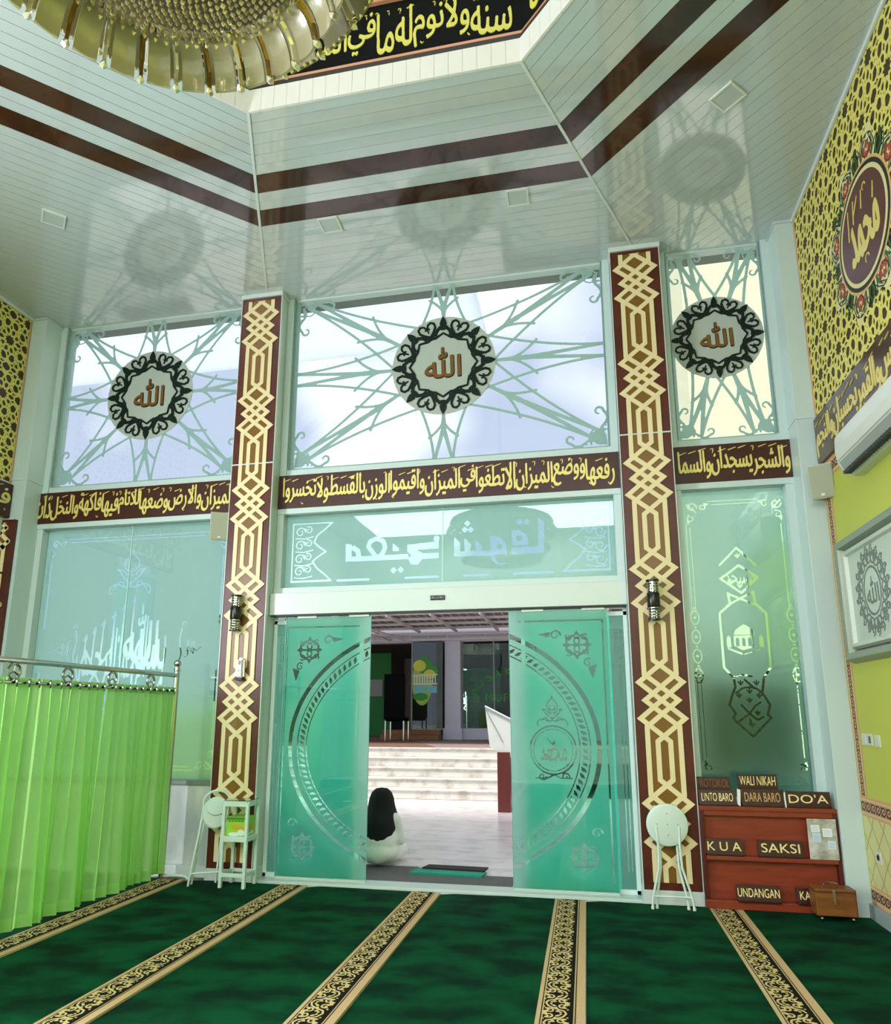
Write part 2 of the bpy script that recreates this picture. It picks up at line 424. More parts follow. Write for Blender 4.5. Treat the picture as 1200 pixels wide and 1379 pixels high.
# left wall window (its bright sheer shows as a reflection in the frosted glass)
w1 = sempty('window_1', (XL0, 4.3, 1.0))
fr = MB()
for y in (3.85, 4.30, 4.76): fr.box(XL0 - .08, XL0 + .01, y, y + .06, 1.0, 3.65)
for z in (1.0, 3.40, 3.59): fr.box(XL0 - .08, XL0 + .01, 3.85, 4.82, z, z + .06)
fr.obj('window_frame', alu, w1)
MB().box(XL0 - .06, XL0 - .055, 3.87, 4.8, 1.02, 3.63).obj('pane', glass2, w1)
v = []; f = []
for i in range(61):
    y = 3.93 + .8 * i / 60; x = XL0 - .03 + .012 * math.sin(i * 1.25)
    v += [(x, y, 1.06), (x, y, 3.38)]
    if i: f.append((2 * i - 2, 2 * i, 2 * i + 1, 2 * i - 1))
me_obj('sheer', v, f, film_mat('aqua_sheer', (150, 240, 235), (160, 220, 215), .75, .3), w1, True)

# ---- front wall: frame members
wf = sempty('wall_front', (0, YF, 0))
BAYS = [(-5.85, -3.46), (-3.01, .395), (.852, 1.87)]
m = MB()
for i, (a, b) in enumerate(BAYS):
    for x0, x1 in ((a, a + .07), (b - .07, b)):
        m.box(x0, x1, 6.2, 6.34, 2.655 if i == 1 else .1, ZC)
    m.box(a, b, 6.22, 6.34, 3.90, 3.965)
    m.box(a, b, 6.19, 6.34, 3.485, 3.54)
    m.box(a, b, 6.24, 6.34, 3.54, 3.90)
    m.box(a, b, 6.24, 6.32, ZC - .02, ZC + .02)
m.box(-3.01, .395, 6.19, 6.34, 2.655, 2.72)
m.obj('aluminium_frame', alu, wf)
# slim sealing lips beside the frames
m = MB()
for a, b in BAYS:
    for x in (a + .075, b - .085): m.box(x, x + .010, 6.225, 6.235, 3.99, ZC)
    m.box(a + .07, b - .07, 6.20, 6.21, 3.475, 3.485)
m.obj('glazing_bead', mat('bead_grey', (120, 146, 140), .4), wf)
# marble apron under the left window, plaster apron under the right one
for i, (x0, x1) in enumerate([(-5.85, -4.65), (-4.645, -3.46)]):
    MB().bbox(x0, x1, 6.22, 6.3, .1, .82, .003).obj('marble_panel' if i == 0 else 'marble_panel.001', marble_g, wf)
MB().bbox(-5.85, -3.46, 6.2, 6.34, .82, .86, .004).obj('sill_strip', mat('sill_grey', (120, 128, 124), .4), wf)
MB().box(.852, 1.87, 6.22, 6.34, .0, .82).obj('apron', white, wf)
# baseboards
struct(MB().bbox(-5.85, -3.46, 6.16, 6.23, 0, .10, .004).obj('baseboard_front', white))
struct(MB().bbox(XR0 - .03, XR0, -4.0, 5.965, 0, .115, .004).obj('baseboard_right', mat('grey_skirting', (150, 164, 160), .4)))

# corner columns (clad in white) and return soffits
for nm, x0, x1 in (('column', XL0, -5.85), ('column', 1.87, XR0)):
    right = x0 > 0
    t = thing(nm, ('white clad corner column between right window and lattice wall' if right else 'white clad corner column between left window and lattice wall'), 'column', ((x0 + x1) / 2, 6.2, 0))
    MB().bbox(x0, x1, 5.97, 6.45, .12, ZC, .004).obj('cladding', alu, t)
    MB().bbox(x0 - (.006 if right else 0), x1 + (0 if right else .006), 5.962, 6.45, 0.0, .12, .004).obj('plinth', white, t)
    MB().bbox(x0 - (.008 if right else 0), x1 + (0 if right else .008), 5.958, 6.44, 3.985, 3.993, .002).obj('joint_strip', mat('joint', (214, 226, 222), .3), t)
    MB().bbox(x0 - (.018 if right else -.0), x1 + (0 if right else .018), 5.952, 6.44, ZC - .03, ZC, .006).obj('ceiling_bead', pvc, t)

# ---- windows: raster films
def ray_bundle(R, c, r0, tgt, w0, w1, wd=.034, arcs=True, curve=.35):
    dx, dy = tgt[0] - c[0], tgt[1] - c[1]; L = math.hypot(dx, dy); ux, uy = dx / L, dy / L; vx, vy = -uy, ux
    P = lambda u, v: (c[0] + ux * u + vx * v, c[1] + uy * u + vy * v)
    rs = math.sqrt(max(.01, r0 * r0 - w0 * w0)) - .02
    for sg in (1, -1):
        pts = []
        for i in range(13):
            t = i / 12; u = rs + (L - rs) * t; a = w1 + (w0 - w1) * ((1 - t) ** (1 + curve * 2)); pts.append(P(u, sg * a))
        R.stroke(pts, wd * .8)
        us = r0 + (L - r0) * .30
        R.stroke([P(us, 0), P(L, sg * w1 * .92)], wd * 1.35, wd * .9)
        if arcs:
            ua = r0 + (L - r0) * .10; q = []
            for i in range(9):
                t = i / 8; u = ua + (us * 1.0 - ua + .10) * t; a = (w0 * .62) * (t ** 1.9); q.append(P(u, sg * a))
            R.stroke(q, wd * .8)
    R.stroke([P(r0 - .05, 0), P(r0 + (L - r0) * .30, 0)], wd * .9, wd * 1.7)
def scroll(R, x, y, sx, sy, k=1., wd=.022):
    """S-scroll springing from a corner; sx,sy = direction signs"""
    def S(pts, a, b): R.stroke([(x + sx * p[0] * k, y + sy * p[1] * k) for p in pts], a * k * 1.7, b * k * 1.7)
    for sw in (0, 1):
        f = (lambda p: p) if sw == 0 else (lambda p: (p[1], p[0]))
        A = []
        for i in range(15):
            t = i / 14; A.append(f((.10 + .36 * t, .05 + .045 * math.sin(t * 2 * PI))))
        S(A, .020, .020)
        B = []
        for i in range(17):
            a = -PI / 2 + i / 16 * 1.5 * PI; r = .055 * (1 - .35 * i / 16); B.append(f((.46 + r * math.cos(a), .105 + r * math.sin(a))))
        S(B, .022, .012)
        D = []
        for i in range(13):
            a = PI * 1.1 - i / 12 * 1.4 * PI; r = .040 * (1 - .4 * i / 12); D.append(f((.25 + r * math.cos(a), .045 + r * math.sin(a))))
        S(D, .018, .010)
    R.arc(x + sx * .14 * k, y + sy * .14 * k, .085 * k, 0, 2 * PI, .020 * k)
def leaf(R, x, y, sx, sy, k=1.):
    pts = []
    for i in range(25):
        t = i / 24 * 2 * PI; a = .10 * (1 + .18 * math.cos(3 * t)); pts.append((x + sx * (.13 + a * math.cos(t)) * k, y + sy * (.12 + a * math.sin(t)) * k))
    pts.append
    R.poly(pts); R.poly([(x + sx * .02 * k, y + sy * .01 * k), (x + sx * .16 * k, y + sy * .03 * k), (x + sx * .03 * k, y + sy * .16 * k)])

def upper_window(n, a, b, cx, r, joints, targets):
    o = sempty('window_%d' % n, ((a + b) / 2, YF, 3.96))
    xs = [a + .07] + joints + [b - .07]
    for k in range(len(xs) - 1):
        MB().box(xs[k] + .0015, xs[k + 1] - .0015, YF, YF + .008, 3.965, ZC - .02).obj('pane', glass2, o)
    R = Ras(a + .07, b - .07, 3.965, ZC - .02, .008)
    x0, x1 = a + .115, b - .09
    R.poly([(a, 3.9), (x0, 3.9), (x0, 6), (a, 6)]); R.poly([(x1, 3.9), (b, 3.9), (b, 6), (x1, 6)]); R.poly([(a, 3.9), (b, 3.9), (b, 4.0), (a, 4.0)])
    for tgt, w0, w1 in targets: ray_bundle(R, (cx, 5.0), r, tgt, w0, w1)
    k = .78 if b - a > 1.5 else .6
    for sx, X in ((1, x0 - .01), (-1, x1 + .01)):
        scroll(R, X, 4.0, sx, 1, k); leaf(R, X, 4.0, sx, 1, k); scroll(R, X, ZC - .01, sx, -1, k)
    R.obj('frosted_grille', grillefilm, FX(YF - .004), 0, 0, o)
    return o
cz = 5.0
upper_window(2, -3.01, .395, -1.296, .53, [-2.02, -.79],
    [((-1.296, 5.95), .24, .10), ((-1.296, 3.97), .24, .10), ((-2.9, 5.0), .30, .07), ((.31, 5.0), .30, .07),
     ((-2.78, 5.88), .26, .05), ((.2, 5.88), .26, .05), ((-2.78, 4.12), .26, .05), ((.2, 4.12), .26, .05)])
upper_window(3, -5.85, -3.46, -4.66, .52, [],
    [((-4.66, 5.95), .22, .10), ((-4.66, 3.97), .22, .10), ((-5.76, 5.0), .26, .07), ((-3.53, 5.0), .26, .07),
     ((-5.6, 5.86), .22, .05), ((-3.7, 5.86), .22, .05), ((-5.6, 4.12), .22, .05), ((-3.7, 4.12), .22, .05)])
upper_window(4, .852, 1.87, 1.352, .41, [],
    [((1.10, 5.90), .15, .06), ((1.68, 5.90), .15, .06), ((1.10, 4.05), .15, .06), ((1.66, 4.05), .15, .06)])

# ---- medallions
def medallion(cx, cz_, r, label):
    t = thing('wall_medallion', label, 'medallion', (cx, YF - .012, cz_), 'round calligraphy medallions on the upper windows')
    f = FX(YF - .012); k = r / .54
    d = Ras(cx - r - .02, cx + r + .02, cz_ - r - .02, cz_ + r + .02, .010).disc(cx, cz_, r)
    d.obj('backing_disc', mat('grey_acrylic', (176, 186, 178), .35), f, 0, .008, t)
    R = Ras(cx - r - .02, cx + r + .02, cz_ - r - .02, cz_ + r + .02, .005)
    P = lambda rr, a: (cx + rr * k * math.cos(a), cz_ + rr * k * math.sin(a))
    for i in range(8):   # hearts and spear points alternate round the ring
        a = PI / 2 + i * PI / 4
        tip = [P(.545, a), P(.50, a + .055), P(.455, a + .085), P(.43, a + .05), P(.39, a + .06), P(.39, a - .06), P(.43, a - .05), P(.455, a - .085), P(.50, a - .055)]
        R.poly(tip)
        for sg in (1, -1):
            R.stroke([P(.44, a), P(.40, a + sg * .14), P(.36, a + sg * .26), P(.335, a + sg * PI / 8)], .03 * k, .045 * k)
            R.stroke([P(.355, a), P(.33, a + sg * .12), P(.312, a + sg * .26), P(.325, a + sg * PI / 8)], .018 * k, .026 * k)
            R.stroke([P(.43, a + sg * .10), P(.38, a + sg * .17), P(.33, a + sg * .22)], .016 * k)
            h = a + PI / 8
            q = []
            for j in range(15):
                u = j / 14 * PI * 1.25; q.append(P(.44 + .052 * math.sin(u) , h + sg * (.11 - .09 * math.cos(u)) * 1.0))
            q = [P(.34, h)] + [P(.39, h + sg * .13), P(.44, h + sg * .20), P(.485, h + sg * .185), P(.505, h + sg * .12), P(.49, h + sg * .05), P(.455, h + sg * .015), P(.44, h + sg * .05)]
            R.stroke(q, .026 * k, .016 * k)
        R.disc(*P(.335, a + PI / 8), .030 * k)
        R.stroke([P(.40, a + PI / 8), P(.455, a + PI / 8)], .014 * k, .02 * k)
    R.obj('filigree_ring', greenblack, f, .008, .010, t)
    # inner calligraphy: dark edge under a gold face
    cs = fit(text_contours('\uFDF2'), cx - .19 * k, cx + .18 * k, cz_ - .14 * k, cz_ + .19 * k)
    for nm, mt, nb, w0 in (('calligraphy_edge', mat('dark_edge', (36, 24, 14), .4), .018, .008), ('calligraphy_face', mat('bronze_face', (138, 96, 48), .3, .4), .011, .013)):
        R2 = Ras(cx - .24 * k, cx + .24 * k, cz_ - .2 * k, cz_ + .22 * k, .004)
        R2.contours(cs); R2.nib(.006 * k, .005 * k)
        if nb > .015: R2.nib(.008 * k, -.008 * k); R2.nib(-.006 * k, -.004 * k)
        R2.obj(nm, mt, f, w0, .004, t)
    return t
medallion(-1.296, 5.0, .54, 'largest white round medallion, on the middle upper window over the doors')
medallion(-4.66, 5.0, .53, 'white round medallion with green ring on the left upper window')
medallion(1.352, 5.0, .42, 'smallest round medallion, on the narrow right upper window')

# ---- brown calligraphy boards over the bays
def cboard(a, b, text, label, seed, y=6.184):
    t = thing('calligraphy_board', label, 'sign', ((a + b) / 2, y + .03, 3.72), 'brown calligraphy boards above the bays')
    MB().bbox(a, b, y, y + .03, 3.54, 3.895, .003).obj('board', dboard, t)
    R = Ras(a, b, 3.54, 3.895, .005); arabic_band(R, text, a + .05, b - .05, 3.565, 3.875, .012, seed)
    R.obj('lettering', goldletter, FX(y), 0, .006, t)
cboard(-3.005, .39, '\u0631\u0641\u0639\u0647\u0627 \u0648\u0648\u0636\u0639 \u0627\u0644\u0645\u064A\u0632\u0627\u0646 \u0627\u0644\u0627 \u062A\u0637\u063A\u0648\u0627 \u0641\u064A \u0627\u0644\u0645\u064A\u0632\u0627\u0646 \u0648\u0627\u0642\u064A\u0645\u0648\u0627 \u0627\u0644\u0648\u0632\u0646 \u0628\u0627\u0644\u0642\u0633\u0637 \u0648\u0644\u0627 \u062A\u062E\u0633\u0631\u0648\u0627',
       'longest brown board with gold script, over the sliding doors', 3)
cboard(-5.97, -3.465, '\u0627\u0644\u0645\u064A\u0632\u0627\u0646 \u0648\u0627\u0644\u0627\u0631\u0636 \u0648\u0636\u0639\u0647\u0627 \u0644\u0644\u0627\u0646\u0627\u0645 \u0641\u064A\u0647\u0627 \u0641\u0627\u0643\u0647\u0629 \u0648\u0627\u0644\u0646\u062E\u0644 \u0630\u0627\u062A',
       'brown board with gold script over the left window and curtain', 5)
cboard(.86, 1.90, '\u0648\u0627\u0644\u0634\u062C\u0631 \u064A\u0633\u062C\u062F\u0627\u0646 \u0648\u0627\u0644\u0633\u0645\u0627',
       'short brown board with gold script between right pillar and corner column', 8)

# ---- pillars with strapwork
def strap_paths(zc):
    h = .15
    S1 = [(.052, zc - h - .235), (.052, zc - h - .045), (-.18, zc - h + .0)]
    # strand a: inner long -> big tip -> crosses knot -> big tip -> inner long ; strand b: outer long -> small tip -> outer long
    a = [(.05, zc - .49), (.05, zc - .336), (-.178, zc - .15), (.178, zc + .15), (-.05, zc + .336), (-.05, zc + .49)]
    b = [(.13, zc - .49), (.13, zc - .218), (-.135, zc), (.13, zc + .218), (.13, zc + .49)]
    return [a, [(-x, z) for x, z in a], b, [(-x, z) for x, z in b]]
def ribbon_ras(R, pts, w): R.stroke(pts, w)
def mitre_strip(m, pts, w, cx, fn, w0, w1, zmin, zmax):
    """flat mitred band as prisms, one per leg"""
    n = len(pts); off = []
    for i in range(n):
        p = Vector(pts[i]); d0 = (p - Vector(pts[i - 1])).normalized() if i else None; d1 = (Vector(pts[i + 1]) - p).normalized() if i < n - 1 else None
        if d0 is None: d0 = d1
        if d1 is None: d1 = d0
        n0 = Vector((-d0.y, d0.x)); n1 = Vector((-d1.y, d1.x)); mm = (n0 + n1).normalized(); off.append(mm * (w / 2 / max(.35, mm.dot(n0))))
    for i in range(n - 1):
        a, b = Vector(pts[i]), Vector(pts[i + 1])
        q = [a - off[i], b - off[i + 1], b + off[i + 1], a + off[i]]
        q = clip_poly([tuple(x) for x in q], [(0, 1, zmax), (0, -1, -zmin)])
        if len(q) > 2: m.prism([(cx + x, z) for x, z in q], w0, w1, fn)
def clip_poly(poly, hps):
    """keep a*x+b*y<=c"""
    for a, b, c in hps:
        out = []
        for i in range(len(poly)):
            p, q = poly[i], poly[(i + 1) % len(poly)]; fp = a * p[0] + b * p[1] - c; fq = a * q[0] + b * q[1] - c
            if fp <= 0: out.append(p)
            if (fp < 0 < fq) or (fq < 0 < fp): t = fp / (fp - fq); out.append((p[0] + (q[0] - p[0]) * t, p[1] + (q[1] - p[1]) * t))
        poly = out
        if len(poly) < 3: return []
    return poly
def ccw(p):
    A = sum(p[i][0] * p[(i + 1) % len(p)][1] - p[(i + 1) % len(p)][0] * p[i][1] for i in range(len(p)))
    return p if A > 0 else p[::-1]
def strapwork(t, cx, y, zlo, zhi, hw=.225, split=True):
    f = FX(y)
    seg = [(zlo, 3.985), (3.995, zhi)] if split and zhi > 4 else [(zlo, zhi)]
    for a, b in seg:
        MB().bbox(cx - hw, cx + hw, y, y + .02, a, b, .002).obj('facing_board', board, t)
    zmin, zmax = zlo + .06, zhi - .04
    inf = MB()
    for k in range(-1, 7):
        zc = .627 + .98 * k
        if zc < zlo - .6 or zc > zhi + .6: continue
        prof = [(-.49, .13), (-.218, .13), (-.15, .178), (-.11, .135), (-.06, .085), (0, .135), (.06, .085), (.11, .135), (.15, .178), (.218, .13), (.49, .13)]
        for i in range(len(prof) - 1):
            (z0, x0), (z1, x1) = prof[i], prof[i + 1]
            q = clip_poly([(cx - x0, zc + z0), (cx + x0, zc + z0), (cx + x1, zc + z1), (cx - x1, zc + z1)], [(0, 1, zmax), (0, -1, -zmin), (1, 0, cx + hw), (-1, 0, hw - cx)])
            if len(q) > 2: inf.prism(q, 0, .004, f)
    inf.obj('bronze_infill', gold, t)
    first = None
    for k in range(-1, 7):
        zc = .627 + .98 * k
        if zc - .49 > zmax or zc + .49 < zmin: continue
        for j, p in enumerate(strap_paths(zc)):
            mm = MB(); mitre_strip(mm, p, .040, cx, f, .004, .0105 + .0004 * j, zmin, zmax)
            if mm.f: mm.obj('strap', cream, t)
for cx, lab in ((-3.235, 'left brown pillar with cream strapwork between curtain and sliding doors'), (.6235, 'right brown pillar with cream strapwork between sliding doors and low cabinet')):
    t = thing('pillar', lab, 'pillar', (cx, 6.2, 0), 'brown strapwork pillars flanking the doors')
    MB().bbox(cx - .222, cx + .222, 6.06, 6.5, .10, ZC, .004).obj('core', alu, t)
    strapwork(t, cx, 6.04, .115, ZC - .055)
    MB().bbox(cx - .235, cx + .235, 6.03, 6.5, 0, .115, .004).obj('plinth', white, t)
    MB().bbox(cx - .23, cx + .23, 6.027, 6.06, 3.985, 3.996, .002).obj('joint_strip', mat('joint'), t)
    MB().bbox(cx - .24, cx + .24, 6.025, 6.5, ZC - .05, ZC, .008).obj('capital_bead', white, t)
    for s in (-1, 1): MB().box(cx + s * .228 - .003, cx + s * .228 + .003, 6.034, 6.075, .1, ZC - .05).obj('edge_trim', mat('joint'), t)
# half pillar on the left wall
t = thing('half_pillar', 'brown strapwork half pillar at the far left edge under the lattice wall', 'pillar', (-5.95, 6.0, 0))
MB().bbox(XL0 - .001, -5.89, 5.93, 5.975, 0, 3.53, .003).obj('facing_board', board, t)
inf = MB(); st = MB(); f = FX(5.93)
for k in range(0, 4):
    zc = .627 + .98 * k - .13
    for j, p in enumerate(strap_paths(zc)):
        for i in range(len(p) - 1):
            mm = MB(); 
            a, b = Vector(p[i]), Vector(p[i + 1]); d = (b - a).normalized(); nn = Vector((-d.y, d.x)) * .0215
            q = [(v.x - 6.115, v.y) for v in (a - nn - d * .012, b - nn + d * .012, b + nn + d * .012, a + nn - d * .012)]
            q = clip_poly(q, [(-1, 0, 6.045), (0, 1, 3.5), (0, -1, -.1)])
            if len(q) > 2: st.prism(q, .003, .0085, f)
    q = clip_poly([(-6.245, zc - .49), (-5.985, zc - .49), (-5.985, zc + .49), (-6.245, zc + .49)], [(-1, 0, 6.045), (0, 1, 3.5)])
    if len(q) > 2: inf.prism(q, 0, .003, f)
st.obj('strap', cream, t); inf.obj('bronze_infill', gold, t)

# ================================================================== CEILING
ce = sempty('ceiling', (OX, OY, ZC))
dirs = [math.radians(90 + 45 * k) for k in range(8)]   # sector normals, sector 0 faces the front wall
P_ = .193
BAND = {3: 1, 5: 1}
t8 = math.tan(PI / 8)
for k, a in enumerate(dirs):
    nx, ny = math.cos(a), math.sin(a)
    def W(u, d, nx=nx, ny=ny): return (OX + nx * d - ny * u, OY + ny * d + nx * u)   # u along, d outwards
    maxd = 9.
    room = [(1, 0, XR0), (-1, 0, -XL0), (0, 1, 6.32), (0, -1, 4.1)]
    fine = k in (0, 1, 7)
    j = 0
    while True:
        d0 = OA + j * P_; d1 = d0 + P_
        if not fine: d0, d1 = OA + j * P_ * 4, OA + (j + 1) * P_ * 4
        if d0 > maxd: break
        parts_ = []
        halves = [(d0 + .002, (d0 + d1) / 2 - .0018), ((d0 + d1) / 2 + .0018, d1 - .002)] if fine and j not in BAND else [(d0 + .002, d1 - .002)]
        mm = MB()
        for h0, h1 in halves:
            q = [W(-h0 * t8 + .004, h0), W(h0 * t8 - .004, h0), W(h1 * t8 - .004, h1), W(-h1 * t8 + .004, h1)]
            q = clip_poly(q, room)
            if len(q) > 2: mm.prism(ccw(q), ZC + .012, ZC, lambda u, v, w: (u, v, w))
        if mm.f:
            o = mm.obj('plank', brown_pvc if (j in BAND and fine) else pvc, ce)
            if j in BAND and fine: o['label'] = 'dark brown ceiling plank'
        j += 1
# backing slab with octagonal hole
vs = []; fs = []
inner = [(OX + OA / math.cos(PI / 8) * math.cos(a + PI / 8), OY + OA / math.cos(PI / 8) * math.sin(a + PI / 8)) for a in dirs]
R9 = 9.5; outer = [(OX + R9 * math.cos(a + PI / 8), OY + R9 * math.sin(a + PI / 8)) for a in dirs]
for i in range(8):
    q = clip_poly(ccw([inner[i], outer[i], outer[(i + 1) % 8], inner[(i + 1) % 8]]), [(1, 0, XR0 + .1), (-1, 0, -XL0 + .1), (0, 1, 6.5), (0, -1, 4.25)])
    if len(q) > 2: MB().prism(ccw(q), ZC + .013, ZC + .09, lambda u, v, w: (u, v, w)).obj('backing_panel', pvc_gap, ce)
# mitre strips
for i in (7, 0, 1, 6):
    p = Vector(inner[i]); c = Vector((OX, OY)); d = (p - c).normalized(); n2 = Vector((-d.y, d.x)) * .011
    q = clip_poly(ccw([tuple(p - n2), tuple(p + d * 6 - n2), tuple(p + d * 6 + n2), tuple(p + n2)]), [(1, 0, XR0), (-1, 0, -XL0), (0, 1, 6.25), (0, -1, 4.1)])
    MB().prism(q, ZC - .006, ZC + .012, lambda u, v, w: (u, v, w)).obj('mitre_strip', white, ce)
# wall beads
MB().bbox(XR0 - .03, XR0, -4, 5.96, ZC - .035, ZC, .008).obj('edge_bead', mat('bead_white', (214, 222, 214), .2), ce)
MB().bbox(XL0, XL0 + .03, -4, 5.96, ZC - .035, ZC, .008).obj('edge_bead', mat('bead_white'), ce)
# drum: fascia boards, dark strip, copper line, black calligraphy band, upper drum and dome
fasc = mat('fascia_white', (224, 222, 214), .35)
side = 2 * OA * t8
fb = None
for k in range(8):
    a = dirs[k]; nx, ny = math.cos(a), math.sin(a); n = 20
    if k in (0, 1, 7):
        for i in range(n):
            u0 = -side / 2 + side * i / n + .001; u1 = -side / 2 + side * (i + 1) / n - .001
            g = lambda u, d: (OX + nx * d - ny * u, OY + ny * d + nx * u)
            q = [g(u0, OA - .004), g(u1, OA - .004), g(u1, OA + .014), g(u0, OA + .014)]
            MB().prism(ccw(q), ZC - .004, ZC + .19, lambda u, v, w: (u, v, w)).obj('fascia_board', fasc, ce)
    else:
        g = lambda u, d: (OX + nx * d - ny * u, OY + ny * d + nx * u)
        q = [g(-side / 2, OA), g(side / 2, OA), g(side / 2, OA + .014), g(-side / 2, OA + .014)]
        MB().prism(ccw(q), ZC - .004, ZC + .19, lambda u, v, w: (u, v, w)).obj('fascia_panel', fasc, ce)
def ring(r0, r1, z0, z1, name, m):
    mm = MB()
    for i in range(8):
        a = dirs[i]; nx, ny = math.cos(a), math.sin(a)
        g = lambda u, d: (OX + nx * d - ny * u, OY + ny * d + nx * u)
        q = [g(-r0 * t8, r0), g(r0 * t8, r0), g(r1 * t8, r1), g(-r1 * t8, r1)]
        mm.prism(ccw(q), z0, z1, lambda u, v, w: (u, v, w))
    return mm.obj(name, m, ce)
ring(OA + .012, OA + .05, ZC + .17, ZC + .25, 'drum_dark_strip', mat('dark_strip', (44, 34, 24), .5))
ring(OA + .022, OA + .06, ZC + .25, ZC + .285, 'copper_line', mat('copper_line', (206, 146, 108), .3, .2))
ring(OA + .05, OA + .12, ZC + .285, ZC + .80, 'black_band', mat('black_band', (14, 16, 16), .7, 0, .1))
ring(OA + .022, OA + .06, ZC + .80, ZC + .835, 'copper_line', mat('copper_line'))
ring(OA + .04, OA + .12, ZC + .835, ZC + 1.9, 'upper_drum', mat('bead_white'))
MB().lathe([(2.75, 7.8), (2.6, 8.2), (2.2, 8.8), (1.5, 9.3), (.6, 9.6), (.01, 9.65)], 32, Matrix.Translation((OX, OY, 0)), cap=False).obj('dome', mat('bead_white'), ce, True)
ring(2.47, 2.9, ZC + 1.87, ZC + 1.95, 'dome_ledge', mat('bead_white'))
ayat = {0: '\u0633\u0646\u0629 \u0648\u0644\u0627 \u0646\u0648\u0645 \u0644\u0647 \u0645\u0627 \u0641\u064A \u0627\u0644\u0633\u0645\u0648\u0627\u062A', 7: '\u0627\u0644\u062D\u064A \u0627\u0644\u0642\u064A\u0648\u0645 \u0644\u0627 \u062A\u0627\u062E\u0630\u0647', 1: '\u0648\u0645\u0627 \u0641\u064A \u0627\u0644\u0627\u0631\u0636 \u0645\u0646 \u0630\u0627'}
for k, txt in ayat.items():
    a = dirs[k]; nx, ny = math.cos(a), math.sin(a)
    R = Ras(-side / 2, side / 2, ZC + .3, ZC + .79, .007); arabic_band(R, txt, -side / 2 + .06, side / 2 - .06, ZC + .335, ZC + .755, .008, 4 + k)
    def fn(u, v, w, nx=nx, ny=ny):
        d = OA + .05 - w; return (OX + nx * d + ny * u, OY + ny * d - nx * u, v)
    R.obj('band_lettering', mat('yellow_gold', (214, 206, 84), .35), fn, 0, .006, ce)
# flush ceiling lights
for i, (x, y, rz, lab) in enumerate([(1.194, 4.509, -45, 'square flush ceiling light above the right lattice wall'), (-4.591, 4.609, 45, 'square flush ceiling light in the left ceiling sector'),
                                (-2.14, 5.186, 0, 'left of two square flush lights in the middle ceiling sector'), (-.411, 5.189, 0, 'right of two square flush lights in the middle ceiling sector')]):
    t = thing('ceiling_light', lab, 'light', (x, y, ZC - .02), 'square flush lights in the panelled ceiling', math.radians(rz))
    M = Matrix.Translation((x, y, 0)) @ Matrix.Rotation(math.radians(rz), 4, 'Z')
    m = MB(); 
    for q in ((-.095, .095, -.095, -.08), (-.095, .095, .08, .095), (-.095, -.08, -.08, .08), (.08, .095, -.08, .08)): m.box(q[0], q[1], q[2], q[3], ZC - .014, ZC - .0005, M)
    m.obj('frame', mat('bead_white'), t)
    MB().bbox(-.08, .08, -.08, .08, ZC - .010, ZC - .001, .002, M).obj('diffuser', mat('diffuser', (184, 196, 192), .2), t)
# ================================================================== LOWER GLAZING
def ell(cx, cy, rx, ry, a0, a1, n=40): return [(cx + rx * math.cos(a0 + (a1 - a0) * i / n), cy + ry * math.sin(a0 + (a1 - a0) * i / n)) for i in range(n + 1)]
def curl(R, x, y, r, a0, turns, w0, w1, sg=1):
    n = 26; R.stroke([(x + r * (1 - .75 * i / n) * math.cos(a0 + sg * turns * 2 * PI * i / n), y + r * (1 - .75 * i / n) * math.sin(a0 + sg * turns * 2 * PI * i / n)) for i in range(n + 1)], w0, w1)
def finial(R, cx, cy, s, rot=0.):
    """palmette: spade outline over curled leaves; base at (cx,cy), height s"""
    c, n_ = math.cos(rot), math.sin(rot)
    T = lambda p: (cx + (p[0] * c - p[1] * n_) * s, cy + (p[0] * n_ + p[1] * c) * s)
    def S(pts, a, b=None): R.stroke([T(p) for p in pts], a * s, (b or a) * s)
    for g in (1, -1):
        S([(g * x, y) for x, y in ((0, .98), (.05, .90), (.14, .82), (.18, .72), (.15, .62), (.07, .56), (.06, .62))], .035)
        S([(g * x, y) for x, y in ((.02, .48), (.12, .50), (.20, .58), (.34, .60), (.26, .54), (.20, .44), (.10, .36), (0, .28))], .035)
        S([(g * x, y) for x, y in ((.04, .70), (.09, .72), (.10, .66), (.05, .60), (0, .52))], .026)
        q = []
        for i in range(12): a = i / 11 * 1.6 * PI; q.append((g * (.10 + .05 * math.cos(a)), .45 + .05 * math.sin(a)))
        S(q, .026, .016)
        S([(g * x, y) for x, y in ((0, .24), (.12, .20), (.24, .26), (.36, .28), (.46, .22), (.50, .12), (.46, .06), (.42, .10))], .042, .026)
        S([(g * x, y) for x, y in ((.14, .24), (.18, .32), (.26, .33), (.34, .22), (.40, .16))], .034, .02)
    S([(0, .24), (0, .34)], .03)
    R.poly([T(p) for p in ((0, 1.06), (.035, 1.0), (0, .95), (-.035, 1.0))])
def rosette(R, cx, cy, r, w=.014):
    for k in range(4):
        a = k * PI / 2 + PI / 4
        R.stroke(ell(cx + r * .42 * math.cos(a), cy + r * .42 * math.sin(a), r * .5, r * .32, 0, 2 * PI, 20), w)
        curl(R, cx + r * .8 * math.cos(a), cy + r * .8 * math.sin(a), r * .26, a, 1.1, w, w * .6)
    R.stroke(ell(cx, cy, r * .78, r * .78, 0, 2 * PI, 24), w)
    for k in range(4):
        a = k * PI / 2; R.poly([(cx + r * 1.12 * math.cos(a), cy + r * 1.12 * math.sin(a)), (cx + r * .85 * math.cos(a + .2), cy + r * .85 * math.sin(a + .2)), (cx + r * .85 * math.cos(a - .2), cy + r * .85 * math.sin(a - .2))])
